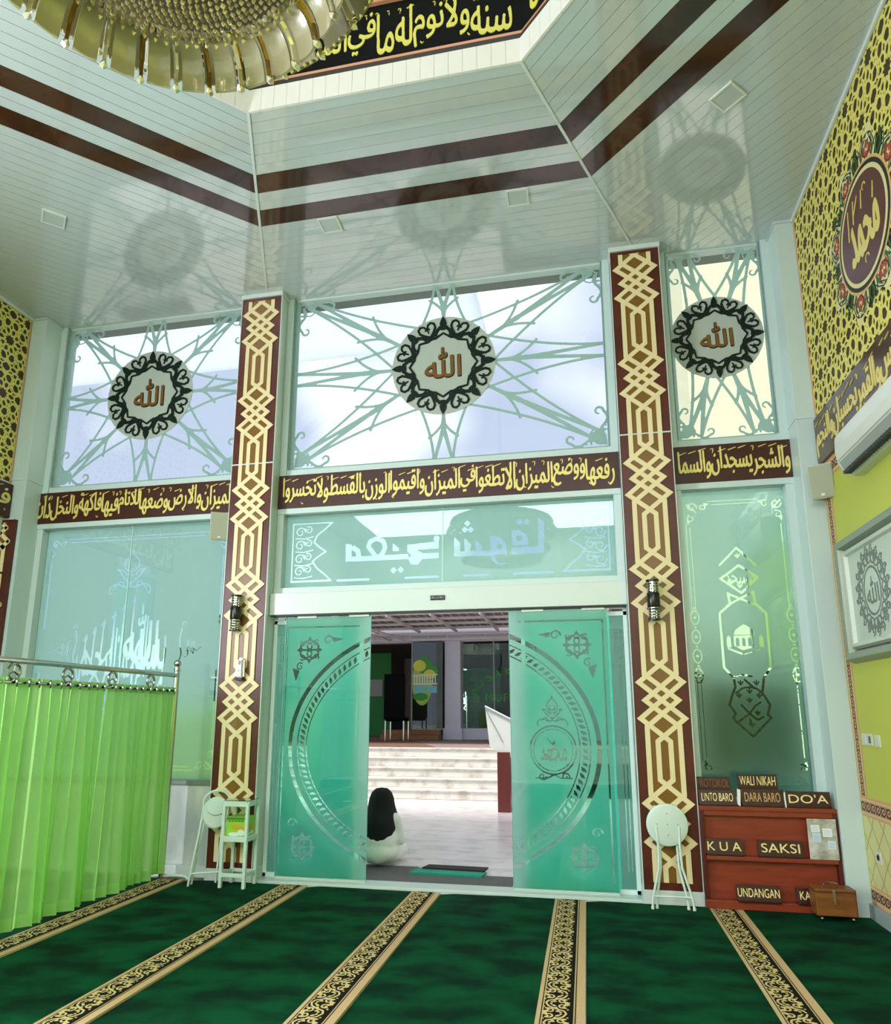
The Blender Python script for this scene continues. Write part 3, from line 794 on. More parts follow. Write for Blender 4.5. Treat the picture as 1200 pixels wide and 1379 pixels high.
def frame_lines(R, x0, x1, z0, z1, w=.012, gap=.03, cut=.22, corner=True, segs=True):
    for d in (0, gap):
        a, b, c, e = x0 + d, x1 - d, z0 + d, z1 - d
        if segs:
            R.stroke([(a + cut, e), (b - cut, e)], w); R.stroke([(a + cut, c), (b - cut, c)], w)
            L = (e - c)
            for lo, hi in ((cut, L * .40), (L * .60, L - cut)):
                R.stroke([(a, c + lo), (a, c + hi)], w); R.stroke([(b, c + lo), (b, c + hi)], w)
    if corner:
        for sx, X in ((1, x0), (-1, x1)):
            for sz, Z in ((1, z0), (-1, z1)):
                curl(R, X + sx * .06, Z + sz * .05, .045, 0, 1.2, .015, .008, sx); curl(R, X + sx * .15, Z + sz * .045, .035, 1, 1.1, .012, .007, -sx)
                curl(R, X + sx * .05, Z + sz * .15, .035, 2, 1.1, .012, .007, sx)
                R.stroke([(X + sx * .02, Z + sz * .02), (X + sx * .10, Z + sz * .10)], .018, .008)
                R.poly([(X + sx * .02, Z + sz * .22), (X + sx * .045, Z + sz * .17), (X + sx * .01, Z + sz * .16)]); R.poly([(X + sx * .22, Z + sz * .02), (X + sx * .17, Z + sz * .045), (X + sx * .16, Z + sz * .01)])
def lower_window(n, panes, z0, z1, art, gm=None):
    a, b = panes[0], panes[-1]
    o = sempty('window_%d' % n, ((a + b) / 2, YF, z0))
    for k in range(len(panes) - 1):
        MB().box(panes[k] + .0015, panes[k + 1] - .0015, YF, YF + .008, z0, z1).obj('pane', gm or glass, o)
    for k in range(1, len(panes) - 1): MB().box(panes[k] - .004, panes[k] + .004, YF - .002, YF + .010, z0, z1).obj('silicone_joint', mat('silicone', (190, 235, 225), .3), o)
    R = Ras(a, b, z0, z1, .008); art(R); R.invert()
    R.obj('frosted_film', film, FX(YF + .012), 0, 0, o)
    return o
# left lower window
def art_left(R):
    frame_lines(R, -5.735, -3.60, .95, 3.375, .013, .035)
    finial(R, -4.70, 2.71, .50)
    bism = [('\u0627\u0644\u0631\u062D\u064A\u0645', -5.22, -4.80, 1.62, 2.38), ('\u0627\u0644\u0631\u062D\u0645\u0646', -4.82, -4.45, 1.66, 2.50), ('\uFDF2', -4.72, -4.32, 2.02, 2.62), ('\u0628\u0633\u0645', -4.60, -4.22, 1.60, 2.30)]
    R2 = Ras(R.x0, R.x0 + R.nx * R.h, R.y0, R.y0 + R.ny * R.h, .008)
    for wd, x0, x1, a, b in bism: R2.contours(fit(text_contours(shape(wd) if len(wd) > 1 else wd), x0, x1, a, b))
    R2.nib(.006, .006); R.a |= R2.a
    for i, x in enumerate((-5.18, -5.08, -4.98, -4.86, -4.75, -4.64)):
        top = 2.32 + .08 * i; R.stroke([(x, 2.05), (x + .01, top - .05)], .018); R.poly([(x - .025, top - .08), (x + .03, top - .06), (x + .015, top + .02)])
    R.stroke(ell(-4.74, 2.02, .52, .50, PI * .95, PI * 1.45), .012, .026); R.stroke(ell(-4.74, 1.95, .50, .46, PI * 1.55, PI * 2.02), .028, .012)
    R.stroke([(-5.16, 2.15), (-4.86, 1.62)], .024); R.stroke([(-4.86, 2.16), (-5.18, 1.66)], .022)
    finial(R, -5.33, 2.16, .20, PI / 2); finial(R, -4.02, 2.16, .20, -PI / 2)
    for s, x in ((1, -5.30), (-1, -4.05)): R.stroke([(x, 2.36), (x + s * .02, 2.24), (x - s * .01, 2.10), (x + s * .02, 1.98)], .018, .012); curl(R, x - s * .02, 2.40, .03, 0, 1, .012, .008)
lower_window(5, [-5.78, -4.722, -3.53], .86, 3.485, art_left, glass_r)
# transom over the doors
TX = {'p1': [(-2.301, 3.168), (-2.235, 3.156), (-2.241, 2.987), (-2.296, 2.981)], 'p3': [(-2.243, 3.031), (-1.649, 3.034), (-1.648, 2.981), (-2.241, 2.98)],
 'p5': [(-1.813, 3.152), (-1.747, 3.096), (-1.746, 3.066), (-1.812, 3.069)],
 'p6': [(-1.662, 3.127), (-1.345, 3.146), (-1.345, 3.076), (-1.571, 3.07), (-1.501, 3.032), (-1.345, 3.033), (-1.345, 2.978), (-1.509, 2.975), (-1.552, 2.922), (-1.622, 2.925), (-1.657, 2.987), (-1.623, 3.02), (-1.662, 3.057)],
 'p8': [(-1.194, 3.035), (-0.837, 3.029), (-0.837, 2.978), (-1.194, 2.988)], 't1': [(-1.194, 3.185), (-1.134, 3.118), (-1.135, 3.032), (-1.194, 3.035)],
 't2': [(-1.092, 3.168), (-1.024, 3.095), (-1.038, 3.032), (-1.092, 3.035)], 't3': [(-0.983, 3.14), (-0.92, 3.081), (-0.929, 3.034), (-0.984, 3.037)],
 'p9': [(-0.843, 3.172), (-0.743, 3.158), (-0.719, 3.114), (-0.694, 3.101), (-0.684, 2.985), (-0.771, 2.984), (-0.812, 2.982), (-0.834, 3.009)],
 'p11': [(-0.634, 3.221), (-0.551, 3.216), (-0.486, 3.162), (-0.477, 3.093), (-0.472, 3.068), (-0.628, 3.067)],
 'p12': [(-0.637, 3.05), (-0.383, 3.046), (-0.38, 3.335), (-0.32, 3.28), (-0.336, 2.985), (-0.638, 2.983)]}
def art_transom(R):
    for v in TX.values(): R.poly(v)
    R.stroke([(-2.213, 3.119), (-2.172, 3.087), (-2.159, 3.028)], .05)
    R.stroke([(-1.967, 3.0), (-2.065, 3.129), (-2.042, 3.182), (-1.98, 3.205), (-1.908, 3.175), (-1.889, 3.112), (-1.914, 3.051), (-1.967, 3.006)], .045)
    R.stroke([(-0.828, 3.017), (-0.813, 2.94), (-0.764, 2.895), (-0.673, 2.897)], .05, .008)
    for x, z in [(-1.991, 3.289), (-1.8, 2.875), (-1.726, 2.877), (-0.554, 3.299), (-0.487, 3.295), (-1.062, 3.31), (-1.088, 3.249), (-1.028, 3.246)]: R.poly([(x - .034, z), (x, z - .034), (x + .034, z), (x, z + .034)])
    R.disc(-1.368, 3.173, .03)
    R.disc(-0.753, 3.065, .026, None, False); R.disc(-0.561, 3.14, .03, None, False)
    for s, X in ((1, -2.87), (-1, .27)):
        R.stroke([(X, 2.80), (X, 3.40)], .014); R.stroke([(X, 3.40), (X + s * .40, 3.40)], .012); R.stroke([(X, 2.80), (X + s * .42, 2.80)], .022)
        R.stroke([(X + s * .42, 3.40), (X + s * .34, 3.33), (X + s * .26, 3.27), (X + s * .23, 3.2), (X + s * .30, 3.14), (X + s * .36, 3.10), (X + s * .28, 3.05), (X + s * .22, 3.0), (X + s * .27, 2.93), (X + s * .36, 2.86), (X + s * .42, 2.80)], .016)
        for zz in (3.31, 3.17, 3.03, 2.90):
            curl(R, X + s * .08, zz, .055, 0, 1.3, .014, .008, s); curl(R, X + s * .17, zz + .02, .04, 2, 1.2, .013, .008, -s)
            R.stroke([(X + s * .03, zz - .06), (X + s * .12, zz - .07), (X + s * .22, zz - .05)], .012)
            R.poly([(X + s * .13, zz + .05), (X + s * .15, zz + .02), (X + s * .11, zz + .01)])
    for a, b in ((-2.38, -2.05), (-1.68, -1.35), (-1.1, -.85), (-.62, -.25)): R.stroke([(a, 2.795), (b, 2.795)], .02)
lower_window(6, [-2.94, -1.305, .325], 2.72, 3.485, art_transom)
# right lower window
def art_right(R):
    x0, x1 = .955, 1.79
    frame_lines(R, x0, x1, .90, 3.39, .008, .032, .2)
    for X in (x0 + .02, x1 - .02):
        for i in range(4): z = 2.33 - i * .17; R.stroke(ell(X, z, .035, .06, 0, 2 * PI, 20), .010); R.disc(X, z, .014); R.disc(X, z + .085, .010)
    def L(p, w=.020): R.stroke(p, w)
    L([(1.268, 2.542), (1.277, 2.44), (1.185, 2.363), (1.186, 1.889), (1.258, 1.798), (1.265, 1.721), (1.237, 1.66), (1.205, 1.569), (1.25, 1.50), (1.225, 1.455), (1.375, 1.306), (1.531, 1.462), (1.505, 1.49), (1.53, 1.568), (1.500, 1.63), (1.477, 1.669), (1.5, 1.796), (1.562, 1.884), (1.567, 2.352), (1.485, 2.44), (1.478, 2.54)])
    L([(1.218, 2.796), (1.369, 2.948), (1.518, 2.783)]); L([(1.215, 2.673), (1.30, 2.73), (1.375, 2.789), (1.527, 2.674), (1.38, 2.538), (1.215, 2.673)])
    L([(1.252, 2.428), (1.37, 2.491), (1.48, 2.548)], .018); L([(1.267, 2.535), (1.387, 2.477), (1.488, 2.428)], .018)
    L([(1.266, 1.811), (1.335, 1.825), (1.405, 1.81)], .016); L([(1.343, 1.785), (1.421, 1.707)], .018); L([(1.267, 1.67), (1.32, 1.71), (1.374, 1.72), (1.43, 1.71), (1.477, 1.669)], .016)
    L([(1.301, 1.569), (1.36, 1.50), (1.422, 1.443), (1.47, 1.47)], .018); L([(1.459, 1.593), (1.41, 1.56), (1.368, 1.506), (1.31, 1.46), (1.252, 1.418)], .014); L([(1.36, 1.45), (1.375, 1.40)], .016)
    for x, z in [(1.31, 1.753), (1.437, 1.752), (1.376, 1.682), (1.289, 1.645), (1.451, 1.644), (1.37, 1.606), (1.426, 1.50), (1.375, 1.40), (1.372, 2.872), (1.30, 2.64), (1.44, 2.64), (1.372, 2.60)]:
        for k in range(3): a = PI / 2 + (k - 1) * 1.0; R.stroke([(x, z - .02), (x + .024 * math.cos(a), z + .024 * math.sin(a))], .007, .013)
    cs = fit(text_contours(shape('\u0645\u0633\u062C\u062F')), 1.25, 1.50, 2.58, 2.73); R.contours(cs)
    # little domed mosque
    R.poly([(1.285, 2.17), (1.30, 2.21), (1.34, 2.24), (1.375, 2.262), (1.41, 2.24), (1.45, 2.21), (1.462, 2.17), (1.462, 2.06), (1.348, 2.035), (1.285, 2.075)])
    for x in (1.30, 1.35, 1.40, 1.44): R.poly([(x, 2.07), (x, 2.13), (x + .014, 2.15), (x + .028, 2.13), (x + .028, 2.07)], False)
    for x in (1.225, 1.49): R.poly([(x, 2.06), (x, 2.14), (x + .018, 2.17), (x + .036, 2.14), (x + .036, 2.06)])
    R.stroke([(1.285, 2.165), (1.462, 2.165)], .007, None, False)
    R.poly([(1.21, 2.055), (1.24, 2.055), (1.35, 2.012), (1.348, 1.992)]); R.stroke([(1.36, 2.0), (1.497, 2.04)], .008)
lower_window(7, [.922, 1.80], .82, 3.485, art_right)

# ---- sliding door set
op = thing('door_operator', 'long white aluminium sliding door operator beam above the glass doors', 'door operator', (-1.305, 6.16, 2.44))
MB().bbox(-3.008, .393, 6.12, 6.24, 2.442, 2.655, .006).obj('housing', mat('operator_white', (206, 218, 212), .3), op)
MB().bbox(-3.0, .386, 6.14, 6.22, 2.428, 2.442, .002).obj('track_slot', mat('dark_slot', (40, 44, 42), .5), op)
se = MB().bbox(-1.39, -1.25, 6.105, 6.121, 2.535, 2.58, .006).obj('sensor', black, op)
for x in (-1.36, -1.285): MB().lathe([(.010, 0), (.010, .004), (.006, .006)], 12, Matrix.Translation((x, 6.106, 2.557)) @ Matrix.Rotation(PI / 2, 4, 'X')).obj('sensor_lens', mat('grey_lens', (90, 96, 96), .1), op)
th = struct(MB().bbox(-3.0, .40, 6.10, 6.30, -.004, .022, .004).obj('trim_1', mat('sill_alu', (188, 206, 200), .3)))
ARC = dict(cx=-1.33, cz=1.2, a=1.43, b=1.12)
def door_art(R, side):
    """side=+1 right panel, -1 left panel"""
    cx, cz_, a, b = ARC['cx'], ARC['cz'], ARC['a'], ARC['b']
    A0, A1 = (-1.2, 1.2) if side > 0 else (PI - 1.2, PI + 1.2)
    R.stroke(ell(cx, cz_, a, b, A0, A1, 60), .040)
    for k in (.972, .955): pass
    R.stroke(ell(cx, cz_, a - .075, b - .075, A0, A1, 60), .010); R.stroke(ell(cx, cz_, a - .165, b - .165, A0, A1, 60), .010)
    n = 46
    for i in range(n):
        t = A0 + (A1 - A0) * (i + .5) / n; am, bm_ = a - .12, b - .12
        x, z = cx + am * math.cos(t), cz_ + bm_ * math.sin(t); tx, tz = -am * math.sin(t), bm_ * math.cos(t); l = math.hypot(tx, tz); tx /= l; tz /= l; nx, nz_ = tz, -tx
        R.poly([(x + tx * .028 - nx * .03, z + tz * .028 - nz_ * .03), (x + tx * .015 + nx * .012, z + tz * .015 + nz_ * .012), (x - tx * .02 + nx * .034, z - tz * .02 + nz_ * .034), (x - tx * .012 - nx * .012, z - tz * .012 - nz_ * .012)])
    o = 1 if side > 0 else -1
    X = lambda d: cx + o * d
    rosette(R, X(1.27), 2.10, .12, .013); curl(R, X(1.08), 2.19, .05, 0, 1.1, .016, .008); R.poly([(X(.92), 2.20), (X(1.04), 2.22), (X(1.02), 2.17)])
    R.poly([(X(1.40), 1.80), (X(1.44), 1.93), (X(1.36), 1.90)]); curl(R, X(1.36), 1.94, .04, 1, 1.1, .014, .008)
    rosette(R, X(1.27), .30, .12, .013); curl(R, X(1.38), .50, .05, 0, 1.1, .016, .008)
    R.stroke([(X(1.50), .10), (X(1.50), 2.32), (X(.75), 2.32)], .012)
def medal_art(R, cx, cz_):
    R.stroke(ell(cx, cz_, .20, .205, 0, 2 * PI, 40), .014); R.stroke(ell(cx, cz_, .172, .177, 0, 2 * PI, 40), .008)
    finial(R, cx, cz_ + .19, .27)
    for s in (1, -1): curl(R, cx + s * .10, cz_ - .225, .035, 0, 1.2, .013, .007, s); R.stroke([(cx, cz_ - .21), (cx + s * .06, cz_ - .24), (cx + s * .16, cz_ - .24)], .013)
    R2 = Ras(cx - .2, cx + .2, cz_ - .2, cz_ + .2, R.h, R.ss)
    c = fit(text_contours(shape('\u0645\u062D\u0645\u062F')), cx - .12, cx + .12, cz_ - .10, cz_ + .06)
    R.contours(c); R.stroke([(cx - .10, cz_ - .02), (cx + .02, cz_ - .09)], .018); R.stroke([(cx + .01, cz_ + .07), (cx - .03, cz_ - .08)], .016, .008); R.stroke([(cx - .05, cz_ + .10), (cx - .01, cz_ + .05)], .010)
def door_panel(n, x0, x1, side, medal):
    d = sempty('door_%d' % n, ((x0 + x1) / 2, 6.18, .02))
    MB().box(x0, x1, 6.175, 6.185, .03, 2.425).obj('glass_leaf', glass, d)
    R = Ras(x0 + .004, x1 - .004, .034, 2.42, .008); door_art(R, side)
    if medal: medal_art(R, medal[0], medal[1])
    R.invert(); R.obj('frosted_film', slidefilm, FX(6.188), 0, 0, d)
    MB().bbox(x0, x1, 6.170, 6.190, .022, .045, .002).obj('bottom_rail', mat('sill_alu'), d)
    for x in (x0 + .12, x1 - .22): MB().bbox(x, x + .20, 6.165, 6.195, 2.408, 2.428, .002).obj('hanger_clamp', mat('bead_white'), d)
    MB().box(x0 - .001, x0 + .004, 6.174, 6.186, .03, 2.42).obj('edge_strip', mat('edge_green', (120, 190, 175), .15), d)
    MB().box(x1 - .004, x1 + .001, 6.174, 6.186, .03, 2.42).obj('edge_strip', mat('edge_green'), d)
    return d
door_panel(1, -2.85, -1.98, -1, None)
door_panel(2, -.665, .215, 1, (-.297, 1.185))
def fixed_panel(n, x0, x1, t0, t1, side):
    d = sempty('window_%d' % n, ((x0 + x1) / 2, 6.26, .02))
    m = MB().bbox(x0, x0 + .035, 6.235, 6.275, .022, 2.44, .003).bbox(x1 - .035, x1, 6.235, 6.275, .022, 2.44, .003).bbox(x0, x1, 6.235, 6.275, 2.36, 2.40, .003).bbox(x0, x1, 6.235, 6.275, .022, .06, .003)
    m.obj('frame', mat('bright_frame', (214, 234, 228), .3), d)
    MB().box(x0 + .03, x1 - .03, 6.25, 6.258, .05, 2.37).obj('pane', glass, d)
    R = Ras(t0, t1, .06, 2.36, .008)
    s = 1 if side > 0 else -1; xo = t1 if side > 0 else t0
    R0 = Ras(t0 + (.030 if side < 0 else .002), t1 + (.030 if side < 0 else .002), .06, 2.36, .008); door_art(R0, side)
    if side > 0: medal_art(R0, -.297, 1.185)
    R0.nib(.012, .0); R0.nib(0, .010); R.a |= R0.a[:R.a.shape[0], :R.a.shape[1]]
    for zz in (.62,): curl(R, (t0 + t1) / 2 - s * .1, zz, .12, 0, 1.4, .010, .008, s)
    R.invert(); R.obj('teal_film', tealfilm, FX(6.262), 0, 0, d)
    a0, a1 = (t1 + .001, x1 - .03) if side > 0 else (x0 + .03, t0 - .001)
    R = Ras(a0, a1, .06, 2.36, .006); w_ = a1 - a0; xi = a0 + w_ * (.75 if side > 0 else .25); s2 = 1 if side > 0 else -1
    R.stroke([(xi - s2 * .09, 2.24), (xi, 2.24), (xi, 1.98), (xi - s2 * .04, 1.98), (xi - s2 * .04, 1.94)], .008); R.stroke([(xi + s2 * .02, 2.24), (xi + s2 * .02, 1.30)], .008); R.stroke([(xi - s2 * .02, 1.92), (xi - s2 * .02, 1.72)], .010)
    R.stroke([(xi, 1.4), (xi, .2)], .008); R.stroke([(xi - s2 * .03, 1.4), (xi - s2 * .03, .2)], .006)
    for z in (2.19, 2.13, 2.07, 2.02): curl(R, xi - s2 * .045, z, .026, z * 9, 1.3, .008, .005)
    R.invert(); R.obj('grey_film', film_mat('grey_film', (176, 212, 204), (140, 170, 164), .6, .25), FX(6.262), 0, 0, d)
    return d
fixed_panel(8, -3.0, -2.075, -2.87, -2.11, -1)
fixed_panel(9, -.56, .39, -.525, .235, 1)
# ================================================================== RIGHT WALL DECOR
lat_y = mat('lattice_yellow', (222, 210, 110), .5)
lat_b = mat('lattice_brown', (58, 44, 14), .5)
def lattice_panel(name, parent, fn, u0, u1, v0, v1, skip=None):
    """star lattice: ten-pointed rosettes on a staggered grid, one raised sheet over a brown ground"""
    me_obj('lattice_ground', [fn(u0, v0, .002), fn(u1, v0, .002), fn(u1, v1, .002), fn(u0, v1, .002)], [(0, 1, 2, 3)], lat_b, parent)
    R = Ras(u0, u1, v0, v1, .009, 3); w = .017; r = .20
    dx, dy = .42, .62
    for j in range(-1, int((v1 - v0) / dy * 2) + 2):
        for i in range(-1, int((u1 - u0) / dx) + 2):
            cx = u0 + (i + .5 * (j % 2)) * dx; cy = v0 + j * dy / 2
            if cx < u0 - .3 or cx > u1 + .3 or cy < v0 - .3 or cy > v1 + .3: continue
            P = lambda rr, k: (cx + rr * math.cos(k * PI / 10 + PI / 2), cy + rr * math.sin(k * PI / 10 + PI / 2))
            for k in range(0, 20, 2):
                R.stroke([P(.055, k + 1), P(.105, k), P(.055, k - 1)], w)
                R.stroke([P(.105, k), P(.155, k + .55), P(.155, k + 1.45), P(.105, k + 2)], w * .9)
                R.stroke([P(.155, k + 1.45), P(.21, k + 2), P(.155, k + 2.55)], w * .9)
                R.stroke([P(.21, k), P(.262, k + .7)], w * .8); R.stroke([P(.21, k), P(.262, k - .7)], w * .8)
    if skip: skip(R)
    return R.obj('lattice', lat_y, fn, .003, .004, parent)
fR = RX(XR0)
t = thing('lattice_wall_panel', 'yellow and brown star lattice wall panel on upper right wall', 'wall panel', (XR0, 4.4, 4.9))
CY, CZ, CR = 4.655, 4.82, .40
lattice_panel('lattice', t, fR, -5.955, -3.0, 3.965, ZC - .035, lambda R: R.disc(-CY, CZ, .54, None, False))
MB().box(XR0 - .012, XR0 - .001, 5.945, 5.962, 3.96, ZC - .03).obj('edge_strip', peach, t)
t = thing('lattice_wall_panel', 'yellow and brown star lattice wall panel on upper left wall', 'wall panel', (XL0, 4.9, 4.9))
lattice_panel('lattice', t, LX(XL0), 3.4, 5.955, 3.965, ZC - .035)
MB().box(XL0 + .001, XL0 + .012, 5.945, 5.962, 3.96, ZC - .03).obj('edge_strip', peach, t)
# round mural medallion
t = thing('mural_medallion', 'maroon round calligraphy medallion with floral rim on right wall', 'medallion', (XR0, CY, CZ))
mar = mat('maroon_disc', (84, 30, 26), .3); crm = mat('cream_paint', (222, 210, 150), .4); blk = mat('ink_black', (14, 16, 14), .4)
grn = mat('leaf_green', (34, 96, 46), .5); red = mat('mural_red', (170, 66, 48), .5)
def rl(R, fn_, n, ph=0): 
    for k in range(n): fn_(R, 2 * PI * k / n + ph)
def Pm(r, a): return (-CY + r * math.cos(a), CZ + r * math.sin(a))
B = Ras(-CY - .72, -CY + .72, CZ - .72, CZ + .72, .009)
def lobe(R, a):
    R.poly([Pm(.30, a - .34), Pm(.56, a - .30), Pm(.60, a - .16), Pm(.66, a - .10), Pm(.70, a), Pm(.66, a + .10), Pm(.60, a + .16), Pm(.56, a + .30), Pm(.30, a + .34)])
rl(B, lobe, 8, PI / 8); B.obj('rim_outline', blk, fR, .004, .002, t)
B = Ras(-CY - .72, -CY + .72, CZ - .72, CZ + .72, .009)
def lobe2(R, a): R.poly([Pm(.30, a - .30), Pm(.545, a - .27), Pm(.58, a - .13), Pm(.635, a - .08), Pm(.67, a), Pm(.635, a + .08), Pm(.58, a + .13), Pm(.545, a + .27), Pm(.30, a + .30)])
rl(B, lobe2, 8, PI / 8); B.obj('rim_ground', crm, fR, .0065, .001, t)
for nm, mt, ph, sd_ in (('green_scrolls', grn, 0, 1), ('red_flowers', red, PI / 8, 2), ('black_scrolls', blk, PI / 8, 3)):
    R = Ras(-CY - .72, -CY + .72, CZ - .72, CZ + .72, .006)
    def orn(R, a):
        for s in (1, -1):
            if sd_ == 2:
                R.disc(*Pm(.50, a + s * .10), .028); R.disc(*Pm(.46, a), .03); R.stroke([Pm(.50, a + s * .1), Pm(.44, a + s * .18)], .02, .006); R.poly([Pm(.56, a), Pm(.53, a + .05), Pm(.50, a), Pm(.53, a - .05)])
            elif sd_ == 1:
                R.stroke([Pm(.44, a + s * .02), Pm(.50, a + s * .08), Pm(.55, a + s * .03), Pm(.56, a - s * .04)], .020, .008); R.stroke([Pm(.44, a + s * .2), Pm(.52, a + s * .17), Pm(.57, a + s * .10)], .022, .008); R.disc(*Pm(.59, a + s * .05), .014)
            else:
                R.stroke([Pm(.45, a + s * .02), Pm(.47, a + s * .10), Pm(.53, a + s * .14), Pm(.57, a + s * .06)], .010); R.stroke([Pm(.60, a + s * .01), Pm(.59, a + s * .10), Pm(.54, a + s * .2), Pm(.50, a + s * .26)], .009)
    rl(R, orn, 8, ph); 
    if sd_ == 1: rl(R, orn, 8, PI / 8)
    R.obj(nm, mt, fR, .0075 + .0004 * sd_, .001, t)['kind'] = 'stuff'
for nm, mt, r, w0 in (('peach_ring', mat('peach_ring', (214, 172, 104), .4), .445, .009), ('black_ring', blk, .425, .0105), ('cream_ring', crm, .395, .012), ('maroon_disc', mar, .365, .0135)):
    MB().lathe([(r, 0), (r, .0015)], 48, Matrix.Translation((XR0 - w0 - .0015, CY, CZ)) @ Matrix.Rotation(PI / 2, 4, 'Y')).obj(nm, mt, t)
R = Ras(-CY - .4, -CY + .4, CZ - .4, CZ + .4, .005); R.contours(fit(text_contours(shape('\u0645\u062D\u0645\u062F')), -CY - .22, -CY + .24, CZ - .20, CZ + .10)); R.nib(.022, .016)
for x, z, l in ((-.22, .05, .22), (-.12, .12, .16), (.02, .14, .12), (.2, .08, .1)): R.stroke([(-CY + x, CZ + z), (-CY + x + .03, CZ + z + l)], .014, .008)
R.stroke([(-CY - .1, CZ + .18), (-CY - .02, CZ + .27)], .014, .008); R.arc(-CY + .02, CZ - .25, .03, 0, 4, .012, .006); R.arc(-CY + .1, CZ + .25, .025, 0, 4, .012, .006)
R.obj('lettering', goldletter, fR, .0155, .003, t)
# calligraphy band on both side walls
t = thing('wall_calligraphy_band', 'brown calligraphy band running along the right wall behind the air conditioner', 'sign', (XR0, 4.5, 3.75))
MB().bbox(XR0 - .03, XR0 - .001, 3.0, 5.962, 3.55, 3.96, .003).obj('board', mat('greyed_brown', (74, 48, 36), .18, 0, .6), t)
R = Ras(-5.96, -3.0, 3.55, 3.96, .006); arabic_band(R, '\u0627\u0644\u0631\u062D\u0645\u0646 \u0639\u0644\u0645\u0647 \u0627\u0644\u0628\u064A\u0627\u0646 \u0627\u0644\u0634\u0645\u0633 \u0648\u0627\u0644\u0642\u0645\u0631 \u0628\u062D\u0633\u0628\u0627\u0646 \u0648\u0627\u0644\u0646\u062C\u0645', -5.93, -3.05, 3.59, 3.92, .013, 9)
R.obj('lettering', goldletter, RX(XR0 - .03), 0, .006, t)
t = thing('wall_calligraphy_band', 'brown calligraphy band on the left wall at the picture edge', 'sign', (XL0, 4.9, 3.75))
MB().bbox(XL0 + .001, XL0 + .05, 3.6, 5.962, 3.56, 3.93, .003).obj('board', dboard, t)
R = Ras(3.6, 5.96, 3.56, 3.93, .006); arabic_band(R, '\u0641\u0628\u0627\u064A \u0631\u0628\u0643\u0645\u0627 \u062A\u0643\u0630\u0628\u0627\u0646 \u0627\u0644\u0627', 3.65, 5.93, 3.59, 3.90, .012, 12)
R.obj('lettering', goldletter, LX(XL0 + .05), 0, .006, t)
# printed borders: copper strips with a black chain motif
chain = mat('chain_black', (40, 26, 18), .5)
def border(u0, u1, v0, v1, vertical, label):
    t = thing('wall_border', label, 'wall border', (XR0, -(u0 + u1) / 2, (v0 + v1) / 2), 'copper coloured borders on the lime wall')
    me = MB().prism([(u0, v0), (u1, v0), (u1, v1), (u0, v1)], .001, .004, fR).obj('strip', peach, t)
    w = (u1 - u0) if vertical else (v1 - v0)
    R = Ras(u0 + w * .2, u1 - w * .2, v0, v1, .004) if vertical else Ras(u0, u1, v0 + w * .2, v1 - w * .2, .004)
    n = int(((v1 - v0) if vertical else (u1 - u0)) / (w * .62)); 
    for i in range(n):
        c = (i + .5) * w * .62
        cx, cy = ((u0 + u1) / 2, v0 + c) if vertical else (u0 + c, (v0 + v1) / 2)
        for s in (1, -1):
            f2 = (lambda a, b: (cx + a * w, cy + b * w)) if vertical else (lambda a, b: (cx + b * w, cy + a * w))
            R.stroke([f2(s * .04, -.26), f2(s * .19, -.12), f2(s * .19, .10), f2(s * .04, .24)], w * .085); R.disc(*f2(s * .19, -.28), w * .06)
        R.disc(cx, cy, w * .07)
    R.obj('chain_motif', chain, fR, .004, .0008, t)
    for k in (0, 1):
        q = ([(u0 + (w * .14 if k == 0 else w * .83), v0), (u0 + (w * .17 if k == 0 else w * .86), v0), (u0 + (w * .17 if k == 0 else w * .86), v1), (u0 + (w * .14 if k == 0 else w * .83), v1)] if vertical else
             [(u0, v0 + w * (.14 if k == 0 else .83)), (u1, v0 + w * (.14 if k == 0 else .83)), (u1, v0 + w * (.17 if k == 0 else .86)), (u0, v0 + w * (.17 if k == 0 else .86))])
        MB().prism(q, .004, .005, fR).obj('pin_line', mat('cream_paint'), t)
border(-5.955, -5.825, .89, 3.40, True, 'narrow upright copper border beside the right corner column')
border(-5.955, -3.0, 3.40, 3.545, False, 'copper border under the right wall calligraphy band')
border(-5.955, -3.0, .74, .885, False, 'copper border along the top of the diamond dado')
border(-5.955, -3.0, .118, .25, False, 'copper border above the right skirting')
t = thing('dado_panel', 'pale diamond patterned dado panel on the right wall', 'wall panel', (XR0, 4.5, .5))
MB().prism([(-5.955, .25), (-3.0, .25), (-3.0, .74), (-5.955, .74)], .0005, .002, fR).obj('ground', mat('dado_ground', (206, 204, 138), .5), t)
R = Ras(-5.955, -3.0, .25, .74, .006)
for i in range(-2, 20):
    u = -5.955 + i * .2
    for s in (1, -1): R.stroke([(u + (.25 - .25 * s) + s * 0 + (0 if s > 0 else 0), .25)] + [(u + (.25 - .25 * s) + s * .49 * q / 8 * .82 + .008 * math.sin(q * 2.1), .25 + .49 * q / 8) for q in range(1, 9)], .009)
R.obj('diamond_lines', mat('dado_line', (168, 150, 92), .5), fR, .002, .0008, t)
